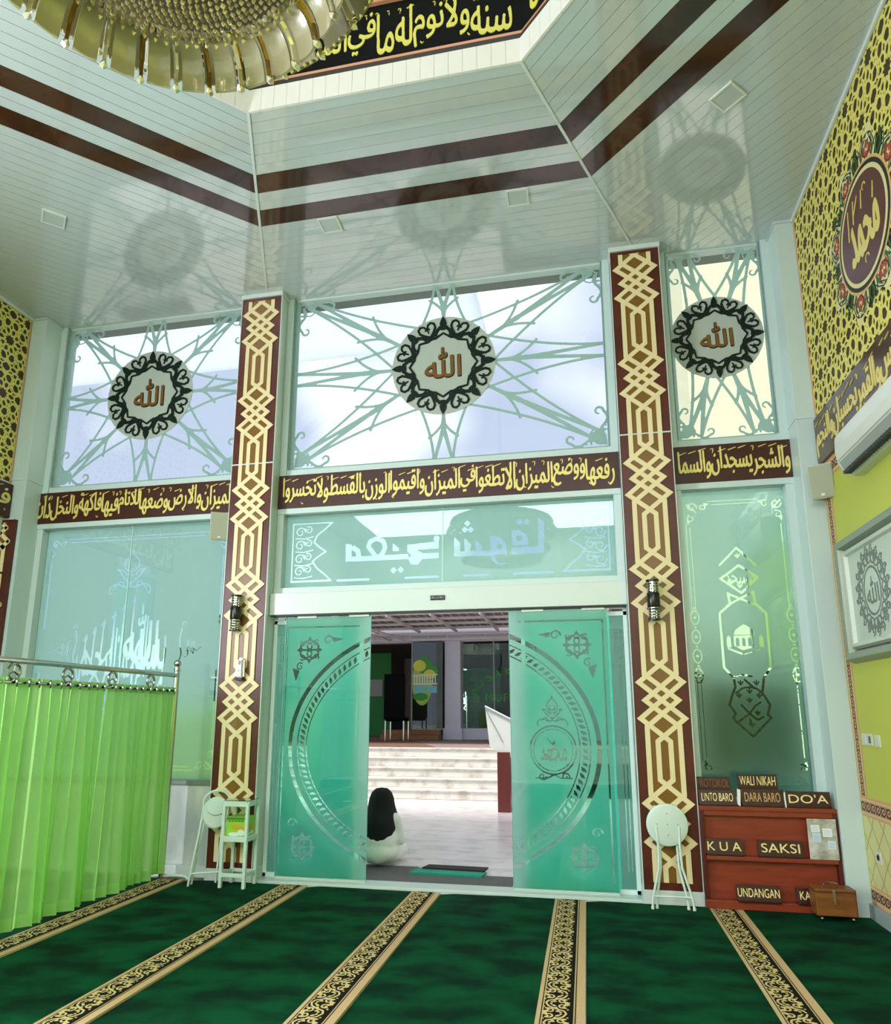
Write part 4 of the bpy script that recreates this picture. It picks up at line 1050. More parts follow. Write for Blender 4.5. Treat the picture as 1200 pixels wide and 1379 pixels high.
# air conditioner
t = thing('air_conditioner', 'white wall air conditioner high on the right lime wall', 'air conditioner', (XR0, 4.9, 3.25))
AO = Matrix.Translation((XR0, 0, 0)) @ Matrix.Diagonal((.80, 1, 1, 1)) @ Matrix.Translation((-XR0, -.24, -.055))
prof = [(0, .0), (.0, .32), (.10, .345), (.17, .335), (.205, .30), (.215, .20), (.205, .11), (.16, .035), (.08, .0)]
m = MB(); m.prism([(XR0 - a, 3.24 + b) for a, b in prof], 4.40, 5.42, lambda u, v, w: (u, w, v)); m.xf(AO).obj('body', mat('ac_white', (212, 216, 206), .3), t)
m = MB(); m.prism([(XR0 - a, 3.24 + b) for a, b in ((.155, .028), (.20, .10), (.204, .096), (.165, .02))], 4.44, 5.38, lambda u, v, w: (u, w, v)); m.xf(AO).obj('outlet_flap', mat('ac_grey', (150, 154, 146), .3), t)
MB().box(XR0 - .158, XR0 - .10, 4.46, 5.36, 3.243, 3.268, Matrix.Translation((-.022, 0, .004))).xf(AO).obj('outlet_slot', mat('dark_slot'), t)
m = MB()
for i in range(22): y = 4.50 + i * .04; m.box(XR0 - .20, XR0 - .13, y, y + .004, 3.235, 3.262)
o = m.xf(AO).obj('louvre_vanes', mat('vane', (70, 74, 72), .4), t); o['kind'] = 'stuff'
MB().bbox(XR0 - .2175, XR0 - .2145, 4.42, 5.40, 3.348, 3.352, .001).xf(AO).obj('panel_seam', mat('ac_grey'), t)
MB().bbox(XR0 - .206, XR0 - .190, 5.25, 5.32, 3.50, 3.51, .002).xf(AO).obj('indicator', mat('ac_grey'), t)
# speakers
def speaker(x, y, z, rz, tilt, label):
    t = thing('wall_speaker', label, 'speaker', (x, y, z), 'small cream wall speakers')
    M = Matrix.Translation((x, y, z)) @ Matrix.Rotation(rz, 4, 'Z') @ Matrix.Rotation(tilt, 4, 'X')
    m = MB(); m.prism([(-.09, -.02), (.09, -.02), (.065, .13), (-.065, .13)], -.14, .14, lambda u, v, w: tuple(M @ Vector((u, v, w)))); m.obj('cabinet', mat('speaker_cream', (198, 200, 176), .45), t)
    MB().bbox(-.085, .085, -.032, -.018, -.135, .135, .004, M).obj('grille', mat('speaker_grille', (182, 186, 160), .7, bump=(500, .6, 0)), t)
    MB().bbox(-.014, .014, -.036, -.031, -.12, -.10, .002, M).obj('badge', mat('bead_white'), t)
    M2 = Matrix.Translation((x, y, z)) @ Matrix.Rotation(rz, 4, 'Z')
    MB().bbox(-.02, .02, .10, .20, -.02, .02, .003, M2).obj('bracket', mat('bead_white'), t)
speaker(1.965, 5.80, 3.36, math.radians(-28), math.radians(12), 'cream wall speaker on the right corner column beside the calligraphy band')
speaker(-3.575, 6.07, 3.36, math.radians(28), math.radians(12), 'cream wall speaker left of the left brown pillar, under the board')
# framed picture
t = thing('picture_frame', 'silver framed grey calligraphy picture on the lime right wall', 'picture', (XR0, 5.2, 2.35))
y0, y1, z0, z1 = 4.45, 5.755, 1.87, 2.83
def frm(name, d, wd, out, base, m):
    a, b, c, e = -y1 + d, -y0 - d, z0 + d, z1 - d; mm = MB()
    prof = [(0, base), (wd * .3, out), (wd * .75, out * .9), (wd, base)]
    for i in range(3):
        (p, h0), (q, h1) = prof[i], prof[i + 1]
        R0 = [(a + p, c + p), (b - p, c + p), (b - p, e - p), (a + p, e - p)]; R1 = [(a + q, c + q), (b - q, c + q), (b - q, e - q), (a + q, e - q)]
        for k in range(4):
            l = (k + 1) % 4; mm.add([fR(*R0[k], h0), fR(*R0[l], h0), fR(*R1[l], h1), fR(*R1[k], h1)], [(0, 1, 2, 3)])
    mm.obj(name, m, t)
frm('outer_moulding', 0, .10, .07, .001, steel_grey); frm('inner_moulding', .10, .055, .05, .018, mat('pale_moulding', (196, 204, 190), .35, .1))
MB().prism([(-y1 + .14, z0 + .14), (-y0 - .14, z0 + .14), (-y0 - .14, z1 - .14), (-y1 + .14, z1 - .14)], .002, .02, fR).obj('picture_mount', mat('mount', (190, 200, 186), .25), t)
R = Ras(-y1 + .15, -y0 - .15, z0 + .15, z1 - .15, .005); qx, qz = -5.23, 2.35
for k in range(20):
    a = k * PI / 10; curl(R, qx + .20 * math.cos(a), qz + .235 * math.sin(a), .05, a, 1.3, .012, .006, 1 if k % 2 else -1); curl(R, qx + .26 * math.cos(a + .1), qz + .29 * math.sin(a + .1), .032, a, 1.2, .011, .006)
R.stroke(ell(qx, qz, .14, .17, 0, 2 * PI), .012); R.stroke(ell(qx, qz, .23, .265, 0, 2 * PI), .008)
R.contours(fit(text_contours('\uFDF2'), qx - .10, qx + .10, qz - .09, qz + .10)); R.nib(.005, .005)
R.obj('picture_art', mat('grey_art', (112, 118, 112), .4), fR, .0205, .001, t)
# switches and socket
for i, (y, z, lab) in enumerate([(5.74, 1.31, 'wall switch plate nearest the right corner column'), (5.63, 1.31, 'middle wall switch plate of three on lime wall'), (5.50, 1.305, 'third wall switch plate, closest to the picture edge')]):
    t = thing('wall_switch', lab, 'switch', (XR0, y, z), 'row of three wall switches')
    MB().prism([(-y - .042, z - .042), (-y + .042, z - .042), (-y + .042, z + .042), (-y - .042, z + .042)], .001, .009, fR).obj('plate', mat('switch_white', (206, 210, 196), .3), t)
    for s in ((-1, 1) if i != 1 else (0,)):
        MB().prism([(-y + s * .017 - .014, z - .025), (-y + s * .017 + .014, z - .025), (-y + s * .017 + .014, z + .025), (-y + s * .017 - .014, z + .025)], .009, .012, fR).obj('rocker', mat('switch_white') if i != 1 else mat('switch_dark', (60, 60, 60), .3), t)
t = thing('wall_socket', 'white wall socket on the diamond dado', 'socket', (XR0, 5.72, .48))
MB().prism([(-5.77, .435), (-5.685, .435), (-5.685, .52), (-5.77, .52)], .003, .011, fR).obj('plate', mat('switch_white'), t)
MB().lathe([(.022, 0), (.022, .003), (.016, .003), (.016, -.004)], 16, Matrix.Translation((XR0 - .011, 5.7275, .478)) @ Matrix.Rotation(-PI / 2, 4, 'Y')).obj('socket_well', mat('vane'), t)

# ================================================================== CARPETS
seams = [-5.99, -4.855, -3.655, -2.465, -1.27, -.065, 1.125, 2.03]
cl = ['green prayer carpet roll with gold border at the far left, beyond the curtain', 'green prayer carpet roll under the green curtain, with its border beside it', 'green prayer carpet roll with border running from the white stool and side table',
      'green prayer carpet roll in front of the left sliding door', 'green prayer carpet roll with gold border, in front of the door opening', 'green prayer carpet roll in front of the right pillar stool',
      'narrow green prayer carpet roll along the right wall beside the suitcase']
cl = [cl[0], cl[1], cl[2], cl[3], cl[4], cl[5], cl[6]]
Y0c, Y1c = -3.0, 6.03
bm_tile = None
def border_motif(u0, v0, w, L):
    R = Ras(u0, u0 + w, v0, v0 + L, .0045, 3); cx = u0 + w * .46; n = 8
    for i in range(n):
        y = v0 + (i + .5) * L / n; s = 1 if i % 2 else -1; P = lambda a, b: (cx + s * a, y + b)
        R.stroke([P(-.062, -.06), P(-.05, -.03), P(0, -.008), P(.045, .02), P(.062, .058)], .012)
        for a, b, r, a0, sg in ((.036, -.030, .026, 1.2, 1), (-.038, .030, .026, 4.3, 1), (.062, -.045, .014, 0, -1), (-.062, .045, .014, 3, -1)):
            q = [(cx + s * (a + r * (1 - .7 * t / 14) * math.cos(a0 + sg * t * .5)), y + b + r * (1 - .7 * t / 14) * math.sin(a0 + sg * t * .5)) for t in range(15)]; R.stroke(q, .012, .007)
        for a, b, c in ((.012, .030, 1), (-.014, -.034, -1), (.052, -.010, 1), (-.052, .010, -1)):
            R.poly([P(a - .016, b - .004), P(a, b - .012), P(a + .018, b + c * .006), P(a + .002, b + .012)])
        R.poly([P(-.013, 0), P(0, -.018), P(.013, 0), P(0, .018)]); R.disc(*P(.070, .012), .007); R.disc(*P(-.070, -.012), .007); R.disc(*P(.030, .048), .008); R.disc(*P(-.030, -.050), .008)
    return R
R = border_motif(0, 0, .2, .96); mV, mF = R.mesh()
for i in range(len(seams) - 1):
    a, b = seams[i], seams[i + 1]; bw = .245
    t = thing('prayer_carpet', cl[i], 'carpet', ((a + b) / 2, (Y0c + Y1c) / 2, 0), 'rows of green prayer carpet')
    last = i == len(seams) - 2
    x1 = b if last else b - bw
    # slightly uneven pile surface
    nx_, ny_ = 8, 60; v = []; f = []
    for jy in range(ny_ + 1):
        for jx in range(nx_ + 1):
            x = a + .004 + (x1 - a - .004) * jx / nx_; y = Y0c + (Y1c - Y0c) * jy / ny_
            v.append((x, y, .012 + .0025 * math.sin(x * 5 + i) * math.sin(y * 3.1 + i * 2) - (.010 if jx == 0 else 0)))
    for jy in range(ny_):
        for jx in range(nx_): q = jy * (nx_ + 1) + jx; f.append((q, q + 1, q + nx_ + 2, q + nx_ + 1))
    me_obj('pile', v, f, green, t, True)
    if last: continue
    MB().box(x1, b, Y0c, Y1c, -.002, .013).obj('border_ground', beige, t)
    MB().box(x1 + .035, b - .06, Y0c, Y1c, .013, .0142).obj('border_black', blackpile, t)
    MB().box(x1 + .022, x1 + .027, Y0c, Y1c, .013, .0142).obj('border_line', blackpile, t)
    MB().box(b - .052, b - .047, Y0c, Y1c, .013, .0142).obj('border_line', blackpile, t)
    vv = []; ff = []
    for k in range(5):
        y = Y1c - .97 * (k + 1); base = len(vv); vv += [(x1 + .018 + u * .86, y + w_, .0148) for u, w_ in mV]; ff += [tuple(q + base for q in f_) for f_ in mF]
    o = me_obj('border_scrolls', vv, ff, goldpile, t); 
    vv = []; ff = []
    for k in range(120):
        y = Y1c - .03 - k * .04; base = len(vv); cx = b - .026; vv += [(cx - .010, y, .0135), (cx, y - .010, .0135), (cx + .010, y, .0135), (cx, y + .010, .0135)]; ff.append((base, base + 1, base + 2, base + 3))
    me_obj('border_dots', vv, ff, mat('dot_pink', (214, 150, 120), .9), t)

# ================================================================== CURTAIN AND RAIL
XC = -3.88
t = thing('curtain_rail', 'polished steel rail with ring ornaments and ball finial above the green curtain', 'rail', (XC, 3.5, 0))
m = MB()
m.tube([(XC, .6, 1.86), (XC, 6.0, 1.86)], .022, 14); m.obj('top_pipe', chrome, t, True)
MB().tube([(XC, .6, 1.71), (XC, 6.0, 1.71)], .014, 12).obj('curtain_rod', chrome, t, True)
for y in (6.0, 3.45, .9):
    MB().tube([(XC, y, .02), (XC, y, 1.94)], .026, 16).obj('post', chrome, t, True)
    MB().lathe([(.028, 1.93), (.032, 1.94), (.028, 1.955), (.012, 1.962), (.012, 1.97), (.026, 1.98), (.036, 2.0), (.034, 2.02), (.02, 2.035), (.003, 2.04)], 18, Matrix.Translation((XC, y, -.03))).obj('ball_finial', chrome, t, True)
    MB().tube([(XC - .22, y, .03), (XC + .14, y, .05), (XC + .24, y, .045), (XC + .30, y - .02, .022)], .014, 10).obj('foot', mat('white_tube', (206, 226, 218), .3), t, True)
for y in (5.60, 5.08, 4.57, 4.06, 3.80, 3.1, 2.6, 2.1, 1.6, 1.1):
    M = Matrix.Translation((XC, y, 1.785)) @ Matrix.Rotation(PI / 2, 4, 'Y')
    m = MB(); m.tube([tuple(M @ Vector((.052 * math.cos(a * PI / 12), .052 * math.sin(a * PI / 12), 0))) for a in range(24)], .010, 8, True)
    for k in range(3): a = PI + k * 2 * PI / 3; m.tube([tuple(M @ Vector((0, 0, 0))), tuple(M @ Vector((.05 * math.cos(a), .05 * math.sin(a), 0)))], .006, 6)
    for k in (-1, 1): m.tube([tuple(M @ Vector((k * .054, 0, 0))), tuple(M @ Vector((k * .066, 0, 0)))], .012, 8)
    m.obj('ring_ornament', chrome, t, True)
def curtain_mat(name, tr, df, see):
    m = film_mat(name, tr, df, .55, see); return m
cm = curtain_mat('green_sheer', (204, 244, 162), (178, 230, 146), .18)
hm = curtain_mat('green_hem', (190, 238, 146), (168, 226, 134), .0)
labs = ['green sheer curtain panel at the rail end beside the marble apron', 'widest green sheer curtain panel, left of the rail end', 'green sheer curtain panel left of the narrow gap', 'green sheer curtain panel at the picture left edge', 'green sheer curtain panel beyond the left picture edge']
pan = [(5.98, 5.80), (5.79, 5.03), (5.00, 4.52), (4.515, 4.0), (3.99, 2.5)]
for i, (ya, yb) in enumerate(pan):
    t = thing('curtain', labs[i], 'curtain', (XC, (ya + yb) / 2, 0), 'green sheer curtains on the steel rail')
    L = ya - yb; pitch = .095; n = max(2, round(L / pitch)); N = n * 14; nz = 24; zb = .055 if i != 0 else .075; zt = 1.745
    rg = random.Random(i); ph = [rg.uniform(-.6, .6) for _ in range(n + 2)]; am = [rg.uniform(.6, 1.3) for _ in range(n + 2)]
    def pt(s, z):
        k = s * n; q = int(min(n - 1, k)); hgt = (z - zb) / (zt - zb); a = (.020 + .024 * (1 - hgt)) * am[q] * (1 if hgt > .9 else 1)
        ww = k * 2 * PI + ph[q] * (1 - hgt) * math.sin(k * PI) ** 2
        flare = .05 * (1 - hgt) * math.sin(s * 5 + i)
        return (XC + a * math.sin(ww) + .03 * (1 - hgt) * math.sin(s * 9 + i * 2), ya - s * L - .012 * math.sin(2 * ww) - (1 - hgt) * .03 * math.sin(s * 7 + i) , z)
    def sheet(name, z0, z1, nz, m, off=0.):
        v = []; f = []
        for r in range(nz + 1):
            for c in range(N + 1): p = pt(c / N, z0 + (z1 - z0) * r / nz); v.append((p[0] + off, p[1], p[2]))
        for r in range(nz):
            for c in range(N): a = r * (N + 1) + c; f.append((a, a + 1, a + N + 2, a + N + 1))
        return me_obj(name, v, f, m, t, True)
    sheet('fabric', zb + .085, zt - .07, nz, cm); sheet('hem', zb, zb + .085, 4, hm); sheet('header_band', zt - .07, zt, 3, hm)
    for k in range(n):
        for hh in ((.30,) if i != 4 else ()):
            p = pt((k + hh) / n, 1.71)
            M = Matrix.Translation((p[0] , p[1], 1.71)) @ Matrix.Rotation(math.radians(90), 4, 'X') @ Matrix.Rotation(math.radians(55 if hh == .25 else -55), 4, 'Y')
            MB().tube([tuple(M @ Vector((.027 * math.cos(a * PI / 8), .027 * math.sin(a * PI / 8), 0))) for a in range(16)], .0065, 6, True).obj('grommet', chrome, t, True)
            MB().lathe([(.001, -.002), (.021, -.002), (.021, .002), (.001, .002)], 16, M).obj('grommet_hole', mat('grommet_dark', (40, 48, 36), .5), t)

# ================================================================== SCONCES AND SENSOR ON THE PILLARS
def sconce(x, label):
    z0 = 2.27; y = 5.965
    t = thing('wall_sconce', label, 'wall lamp', (x, y, z0), 'up and down wall lamps on the pillars')
    T = Matrix.Translation((x, y, z0))
    MB().lathe([(.050, .115), (.053, .12), (.053, .235), (.050, .24)], 24, T).obj('centre_band', black, t, True)
    clear = glass_mat('sconce_glass', (226, 232, 222), 2.0) if 'sconce_glass' not in MATS else MATS['sconce_glass']
    for zz in (.02, .24): MB().lathe([(.045, zz), (.045, zz + .095)], 20, T, cap=False).obj('glass_tube', clear, t, True)
    for zz in (.02, .24):
        m = MB()
        for k in range(4): m.lathe([(.041, zz + .008 + k * .024), (.047, zz + .012 + k * .024), (.047, zz + .018 + k * .024), (.041, zz + .022 + k * .024)], 20, T, cap=False)
        m.lathe([(.012, zz), (.012, zz + .095)], 10, T); m.obj('crystal_rings', chrome, t, True)
    for zz in (.0, .338): MB().lathe([(.02, zz), (.055, zz + .003), (.055, zz + .014), (.02, zz + .018)], 24, T).obj('cap', black, t, True)
    MB().bbox(x - .03, x + .03, 5.995, 6.029, z0 + .11, z0 + .25, .006).obj('back_plate', black, t)
sconce(-3.278, 'black wall lamp with crystal ends on the left brown pillar'); sconce(.600, 'black wall lamp with crystal ends on the right brown pillar')
t = thing('wall_sensor', 'white oval dispenser unit below the lamp on left brown pillar', 'dispenser', (-3.215, 6.0, 1.82))
M = Matrix.Translation((-3.213, 5.995, 1.92)) @ Matrix.Rotation(math.radians(3), 4, 'Y')
bm = bmesh.new(); bmesh.ops.create_cube(bm, size=1)
for v in bm.verts: v.co.x *= .075 if v.co.z > 0 else .105; v.co.y *= .055; v.co.z *= .20
bmesh.ops.bevel(bm, geom=bm.edges[:], offset=.022, segments=4, affect='EDGES'); bm.transform(M)
me = bpy.data.meshes.new('shell'); bm.to_mesh(me); bm.free(); me.materials.append(mat('shell_white', (214, 214, 206), .35)); o = bpy.data.objects.new('shell', me); C.objects.link(o); o.parent = t; o.matrix_parent_inverse = Matrix.Translation(t.location).inverted()
MB().bbox(-.01, .01, -.031, -.026, .035, .07, .003, M).obj('lens', black, t); MB().bbox(-.006, .006, -.031, -.026, -.03, -.015, .002, M).obj('button', steel_grey, t)
MB().bbox(-.035, .035, -.02, .028, -.118, -.088, .006, M).obj('nozzle', mat('dark_slot'), t)
# ================================================================== LOW CABINET, NAME SIGNS, SUITCASE
cab = mat('reddish_wood', (142, 58, 32), .4, bump=(90, .08, 3), var=(5, (122, 46, 26), .3, .7, 5, (1, 1, 6)))
cabd = mat('dark_red_wood', (78, 24, 18), .4)
t = thing('wooden_cabinet', 'low reddish brown wooden cabinet carrying name signs, right of the right pillar', 'cabinet', (1.36, 6.1, 0))
x0, x1 = .856, 1.868
MB().bbox(x0, x1, 6.0, 6.2, .74, .772, .004).obj('top', cab, t)
for x in (x0, x1 - .03): MB().bbox(x, x + .03, 6.0, 6.2, .014, .74, .003).obj('side_panel', cabd, t)
MB().bbox(x0 + .03, x1 - .03, 6.05, 6.065, .40, .74, .002).obj('back_panel', cab, t)
MB().bbox(x0 + .03, x1 - .03, 6.05, 6.065, .075, .37, .002).obj('back_panel', cab, t)
MB().bbox(x0 + .03, x1 - .03, 5.985, 6.06, .37, .40, .004).obj('shelf', cab, t)
MB().bbox(x0, x1, 5.985, 6.06, .014, .075, .004).obj('plinth', cab, t)
MB().bbox(x0 + .03, x1 - .03, 6.01, 6.05, .70, .74, .003).obj('rail', cab, t)
sgn = mat('sign_dark', (54, 18, 16), .35); pal = mat('pale_letter', (236, 214, 150), .35)
def sign(text, x0, x1, z0, z1, y, label, lm=None, fx=.08, zl=None):
    t = thing('name_sign', label, 'sign', ((x0 + x1) / 2, y + .02, z0), 'dark name signs on the cabinet')
    b = MB(); b.prism([(y, z0 + .016), (y + .012, z0 + .016), (y + .030, z1), (y + .018, z1)], x0, x1, lambda u, v, w: (w, u, v)); b.obj('plate', sgn, t)
    MB().bbox(x0 + .004, x1 - .004, y - .012, y + .045, z0, z0 + .016, .003).obj('foot', sgn, t)
    w = x1 - x0; h = z1 - z0
    R = Ras(x0, x1, z0 + .016, z1, .0035); R.contours(fit(text_contours(text, .018), x0 + w * fx, x1 - w * fx, zl or z0 + .016 + (h - .016) * .2, z1 - ((h - .016) * .2 if not zl else .014)))
    sl = .018 / (z1 - z0 - .016)
    R.obj('lettering', lm or pal, lambda u, v, ww: (u, y + (v - z0 - .016) * sl - ww, v), .0005, .0035, t)
dimg = mat('dim_letter', (128, 74, 44), .4)
sign('PROTOKOL', .862, 1.135, .772, .985, 6.125, 'sign reading PROTOKOL in dull letters, behind LINTO BARO on the cabinet', dimg, .04, .905)
sign('WALI NIKAH', 1.19, 1.492, .772, 1.012, 6.125, 'sign reading WALI NIKAH, tallest in the back row on the cabinet', None, .05, .925)
sign('LINTO BARO', .862, 1.145, .772, .893, 6.015, 'sign reading LINTO BARO, front row left on the cabinet top')
sign('DARA BARO', 1.185, 1.50, .772, .905, 6.015, 'sign reading DARA BARO, front row middle on the cabinet top', mat('mid_letter', (196, 150, 96), .4))
sign("DO'A", 1.515, 1.84, .772, .895, 6.015, "sign reading DO'A in wide letters, right end of the cabinet top", None, .06)
sign('K U A', .886, 1.165, .4005, .525, 5.996, 'sign reading K U A on the cabinet middle shelf', None, .05)
sign('SAKSI', 1.275, 1.60, .4005, .525, 5.996, 'sign reading SAKSI on the cabinet middle shelf', None, .07)
sign('UNDANGAN', 1.085, 1.405, .0755, .195, 5.972, 'sign reading UNDANGAN leaning at the cabinet foot', None, .03)
sign('KA', 1.515, 1.64, .0755, .19, 5.972, 'sign beginning with K, half hidden behind the suitcase', None, .2)
for i, (tx, c) in enumerate([(None, None)]): pass
# sheets of paper between the signs
m = MB(); m.prism([(1.150, .79), (1.172, .775), (1.180, .90), (1.155, .91)], 0, .004, FX(6.01)); tag(m.obj('folded_paper', mat('paper', (232, 232, 226), .7)), 'white folded paper standing between LINTO BARO and DARA BARO signs', 'paper')
m = MB(); m.prism([(1.503, .775), (1.512, .775), (1.508, .895), (1.498, .88)], 0, .004, FX(6.01)); tag(m.obj('paper_slip', mat('paper')), 'thin white paper slip standing beside the DARA BARO sign', 'paper')
# leaflet
t = thing('notice_sheet', 'glossy notice sheet with pasted slips on the right side of cabinet', 'poster', (1.74, 5.98, .40))
M = FX(5.985)
MB().prism([(1.64, .403), (1.845, .403), (1.845, .70), (1.64, .70)], -.002, .004, M).obj('sheet', mat('sheet_photo', (206, 206, 196), .2, var=(9, (150, 150, 132), .42, .62, 6)), t)
for q, c in (((1.665, .60, 1.725, .655), (236, 240, 240)), ((1.745, .57, 1.81, .63), (238, 244, 242)), ((1.67, .53, 1.73, .595), (200, 218, 236)), ((1.775, .48, 1.83, .54), (210, 224, 238))):
    MB().prism([(q[0], q[1]), (q[2], q[1]), (q[2], q[3]), (q[0], q[3])], .004, .0055, M).obj('pasted_slip', mat('slip_%d' % c[0], c, .5), t)
    for k in range(4): MB().prism([(q[0] + .006, q[1] + .010 + k * .011), (q[2] - .008, q[1] + .010 + k * .011), (q[2] - .008, q[1] + .013 + k * .011), (q[0] + .006, q[1] + .013 + k * .011)], .0055, .006, M).obj('text_line', mat('line_blue', (150, 170, 190), .6), t)
R = Ras(1.64, 1.845, .403, .70, .003); R.stroke(ell(1.74, .35, .12, .09, .4, 2.7), .008); R.stroke([(1.65, .68), (1.70, .66), (1.80, .69), (1.84, .67)], .010); R.obj('print_curves', mat('line_grey', (170, 166, 140), .5), M, .004, .0006, t)['kind'] = 'stuff'
# suitcase
t = thing('suitcase', 'small brown wooden suitcase with metal handle in front of the cabinet right end', 'suitcase', (1.73, 5.86, .014))
wood = mat('suitcase_wood', (134, 82, 34), .4, var=(6, (112, 66, 26), .35, .65, 5, (1, 1, 4)))
MB().bbox(1.592, 1.862, 5.775, 5.93, .055, .238, .006).obj('case', wood, t)
MB().bbox(1.590, 1.864, 5.773, 5.932, .215, .222, .001).obj('lid_seam', mat('dark_red_wood'), t)
MB().bbox(1.855, 1.868, 5.775, 5.93, .055, .238, .004).obj('side_board', mat('suit_dark', (92, 54, 26), .4), t)
MB().tube([(1.665, 5.85, .236), (1.672, 5.84, .262), (1.70, 5.835, .272), (1.74, 5.835, .272), (1.765, 5.84, .262), (1.772, 5.85, .236)], .006, 8).obj('handle', chrome, t, True)
MB().bbox(1.708, 1.728, 5.766, 5.776, .16, .235, .002).obj('latch', mat('latch_brass', (170, 160, 120), .3, .8), t)
MB().bbox(1.712, 1.728, 5.762, 5.772, .135, .165, .003).obj('padlock', mat('padlock_copper', (196, 140, 90), .3, .8), t)
for x in (1.625, 1.835): 
    for y in (5.80, 5.90):
        m = MB().lathe([(.006, -.008), (.018, -.007), (.018, .007), (.006, .008)], 16, Matrix.Translation((x, y, .032)) @ Matrix.Rotation(PI / 2, 4, 'Y')); m.box(x - .012, x + .012, y - .004, y + .004, .034, .058); m.obj('castor', chrome, t, True)

# ================================================================== STOOLS AND SIDE TABLE
tubem = mat('white_tube'); pad = mat('stool_pad', (200, 216, 206), .4)
def folded_stool(name, ox, oy, rz, label, tilt, front):
    """folded round stool leaning upright: seat disc on edge, two hinged tube frames"""
    t = thing(name, label, 'stool', (ox, oy, .014), 'folding white stools', rz)
    M = Matrix.Translation((ox, oy, .014)) @ Matrix.Rotation(rz, 4, 'Z') @ Matrix.Rotation(tilt, 4, 'X')
    def T(m, nm, mt, sm=True):
        m.v = [tuple(M @ Vector(p)) for p in m.v]; return m.obj(nm, mt, t, sm)
    D = Matrix.Translation((0, 0, .615)) @ Matrix.Rotation(PI / 2, 4, 'X')
    T(MB().lathe([(.01, -.016), (.14, -.016), (.158, -.010), (.162, 0), (.158, .010), (.150, .014)], 40, D, cap=True), 'seat_rim', tubem)
    T(MB().lathe([(.005, .012), (.135, .012), (.147, .016), (.130, .021), (.005, .022)], 36, D, cap=True), 'seat_panel', pad)
    for x, z in ((-.10, .62), (.10, .62), (0, .52), (0, .72), (0, .62)): T(MB().lathe([(.001, .021), (.005, .022), (.003, .026), (.001, .0265)], 8, Matrix.Translation((x * .8, 0, (z - .615) * .8 + .615)) @ Matrix.Rotation(PI / 2, 4, 'X')), 'screw', steel_grey)
    for s in (-1, 1):
        a = s * .115
        T(MB().tube([(s * .155, -.012, .0), (s * .150, -.012, .07), (s * .088, -.014, .30), (s * .082, -.016, .45), (s * .088, -.020, .60)], .0095, 10), 'leg', tubem)
        T(MB().tube([(s * .118, .020, .0), (s * .115, .020, .07), (s * .068, .018, .30), (s * .066, .016, .45), (s * .075, .020, .62), (s * .085, .018, .76)], .0095, 10), 'leg', tubem)
    T(MB().tube([(.085, .018, .76)] + [(.085 * math.cos(q * PI / 10), .018, .76 + .045 * math.sin(q * PI / 10)) for q in range(11)], .0095, 10), 'back_hoop', tubem)
    T(MB().tube([(-.15, -.012, .09), (.15, -.012, .09)], .007, 8), 'stretcher', tubem)
    for s in (-1, 1):
        for b, yy in ((.155, -.012), (.118, .02)): T(MB().lathe([(.012, -.002), (.0125, .018), (.010, .02)], 12, Matrix.Translation((s * b, yy, 0))), 'rubber_foot', mat('bead_white'))
    return t
folded_stool('folding_stool', .600, 5.895, math.radians(2), 'white folded round stool leaning on the right brown pillar', math.radians(-6), True)
# left chair-stool, seen at an angle beside the side table
t = thing('folding_chair', 'white folded stool with hooped back leaning on the left pillar by the side table', 'stool', (-3.37, 5.90, .014))
M = Matrix.Translation((-3.375, 5.90, .014)) @ Matrix.Rotation(math.radians(30), 4, 'Z')
def T(m, nm, mt, sm=True): m.v = [tuple(M @ Vector(p)) for p in m.v]; return m.obj(nm, mt, t, sm)
hoop = [(-.145, -.03, .0), (-.135, -.03, .08), (-.075, 0, .48), (-.06, .03, .62)] + [(-.0 - .115 * math.cos(q * PI / 10) + .055, .05, .69 + .10 * math.sin(q * PI / 10)) for q in range(11)] + [(.155, .03, .60), (.14, -.01, .45), (.115, -.03, .06), (.115, -.03, 0)]
T(MB().tube(hoop, .0105, 10), 'hoop_frame', tubem)
for x0_, x1_ in ((-.118, -.045), (.085, .12)): T(MB().tube([(x0_, .03, 0), ((x0_ + x1_) / 2, .025, .3), (x1_, .02, .5), (x1_ + .01, .03, .58)], .0095, 10), 'leg', tubem)
T(MB().tube([(-.125, -.03, .10), (.115, -.03, .10)], .008, 8), 'stretcher', tubem)
D = Matrix.Translation((.05, .005, .60)) @ Matrix.Rotation(math.radians(90 - 7), 4, 'X')
T(MB().lathe([(.005, -.012), (.125, -.012), (.138, 0), (.125, .012), (.005, .014)], 36, D @ Matrix.Diagonal((.85, 1.0, 1, 1))), 'seat', pad)
D = Matrix.Translation((.052, -.010, .66)) @ Matrix.Rotation(math.radians(90 - 7), 4, 'X')
T(MB().lathe([(.005, -.006), (.10, -.006), (.108, 0), (.10, .008), (.005, .009)], 30, D @ Matrix.Diagonal((.85, .75, 1, 1))), 'backrest', mat('stool_back', (196, 222, 214), .35))
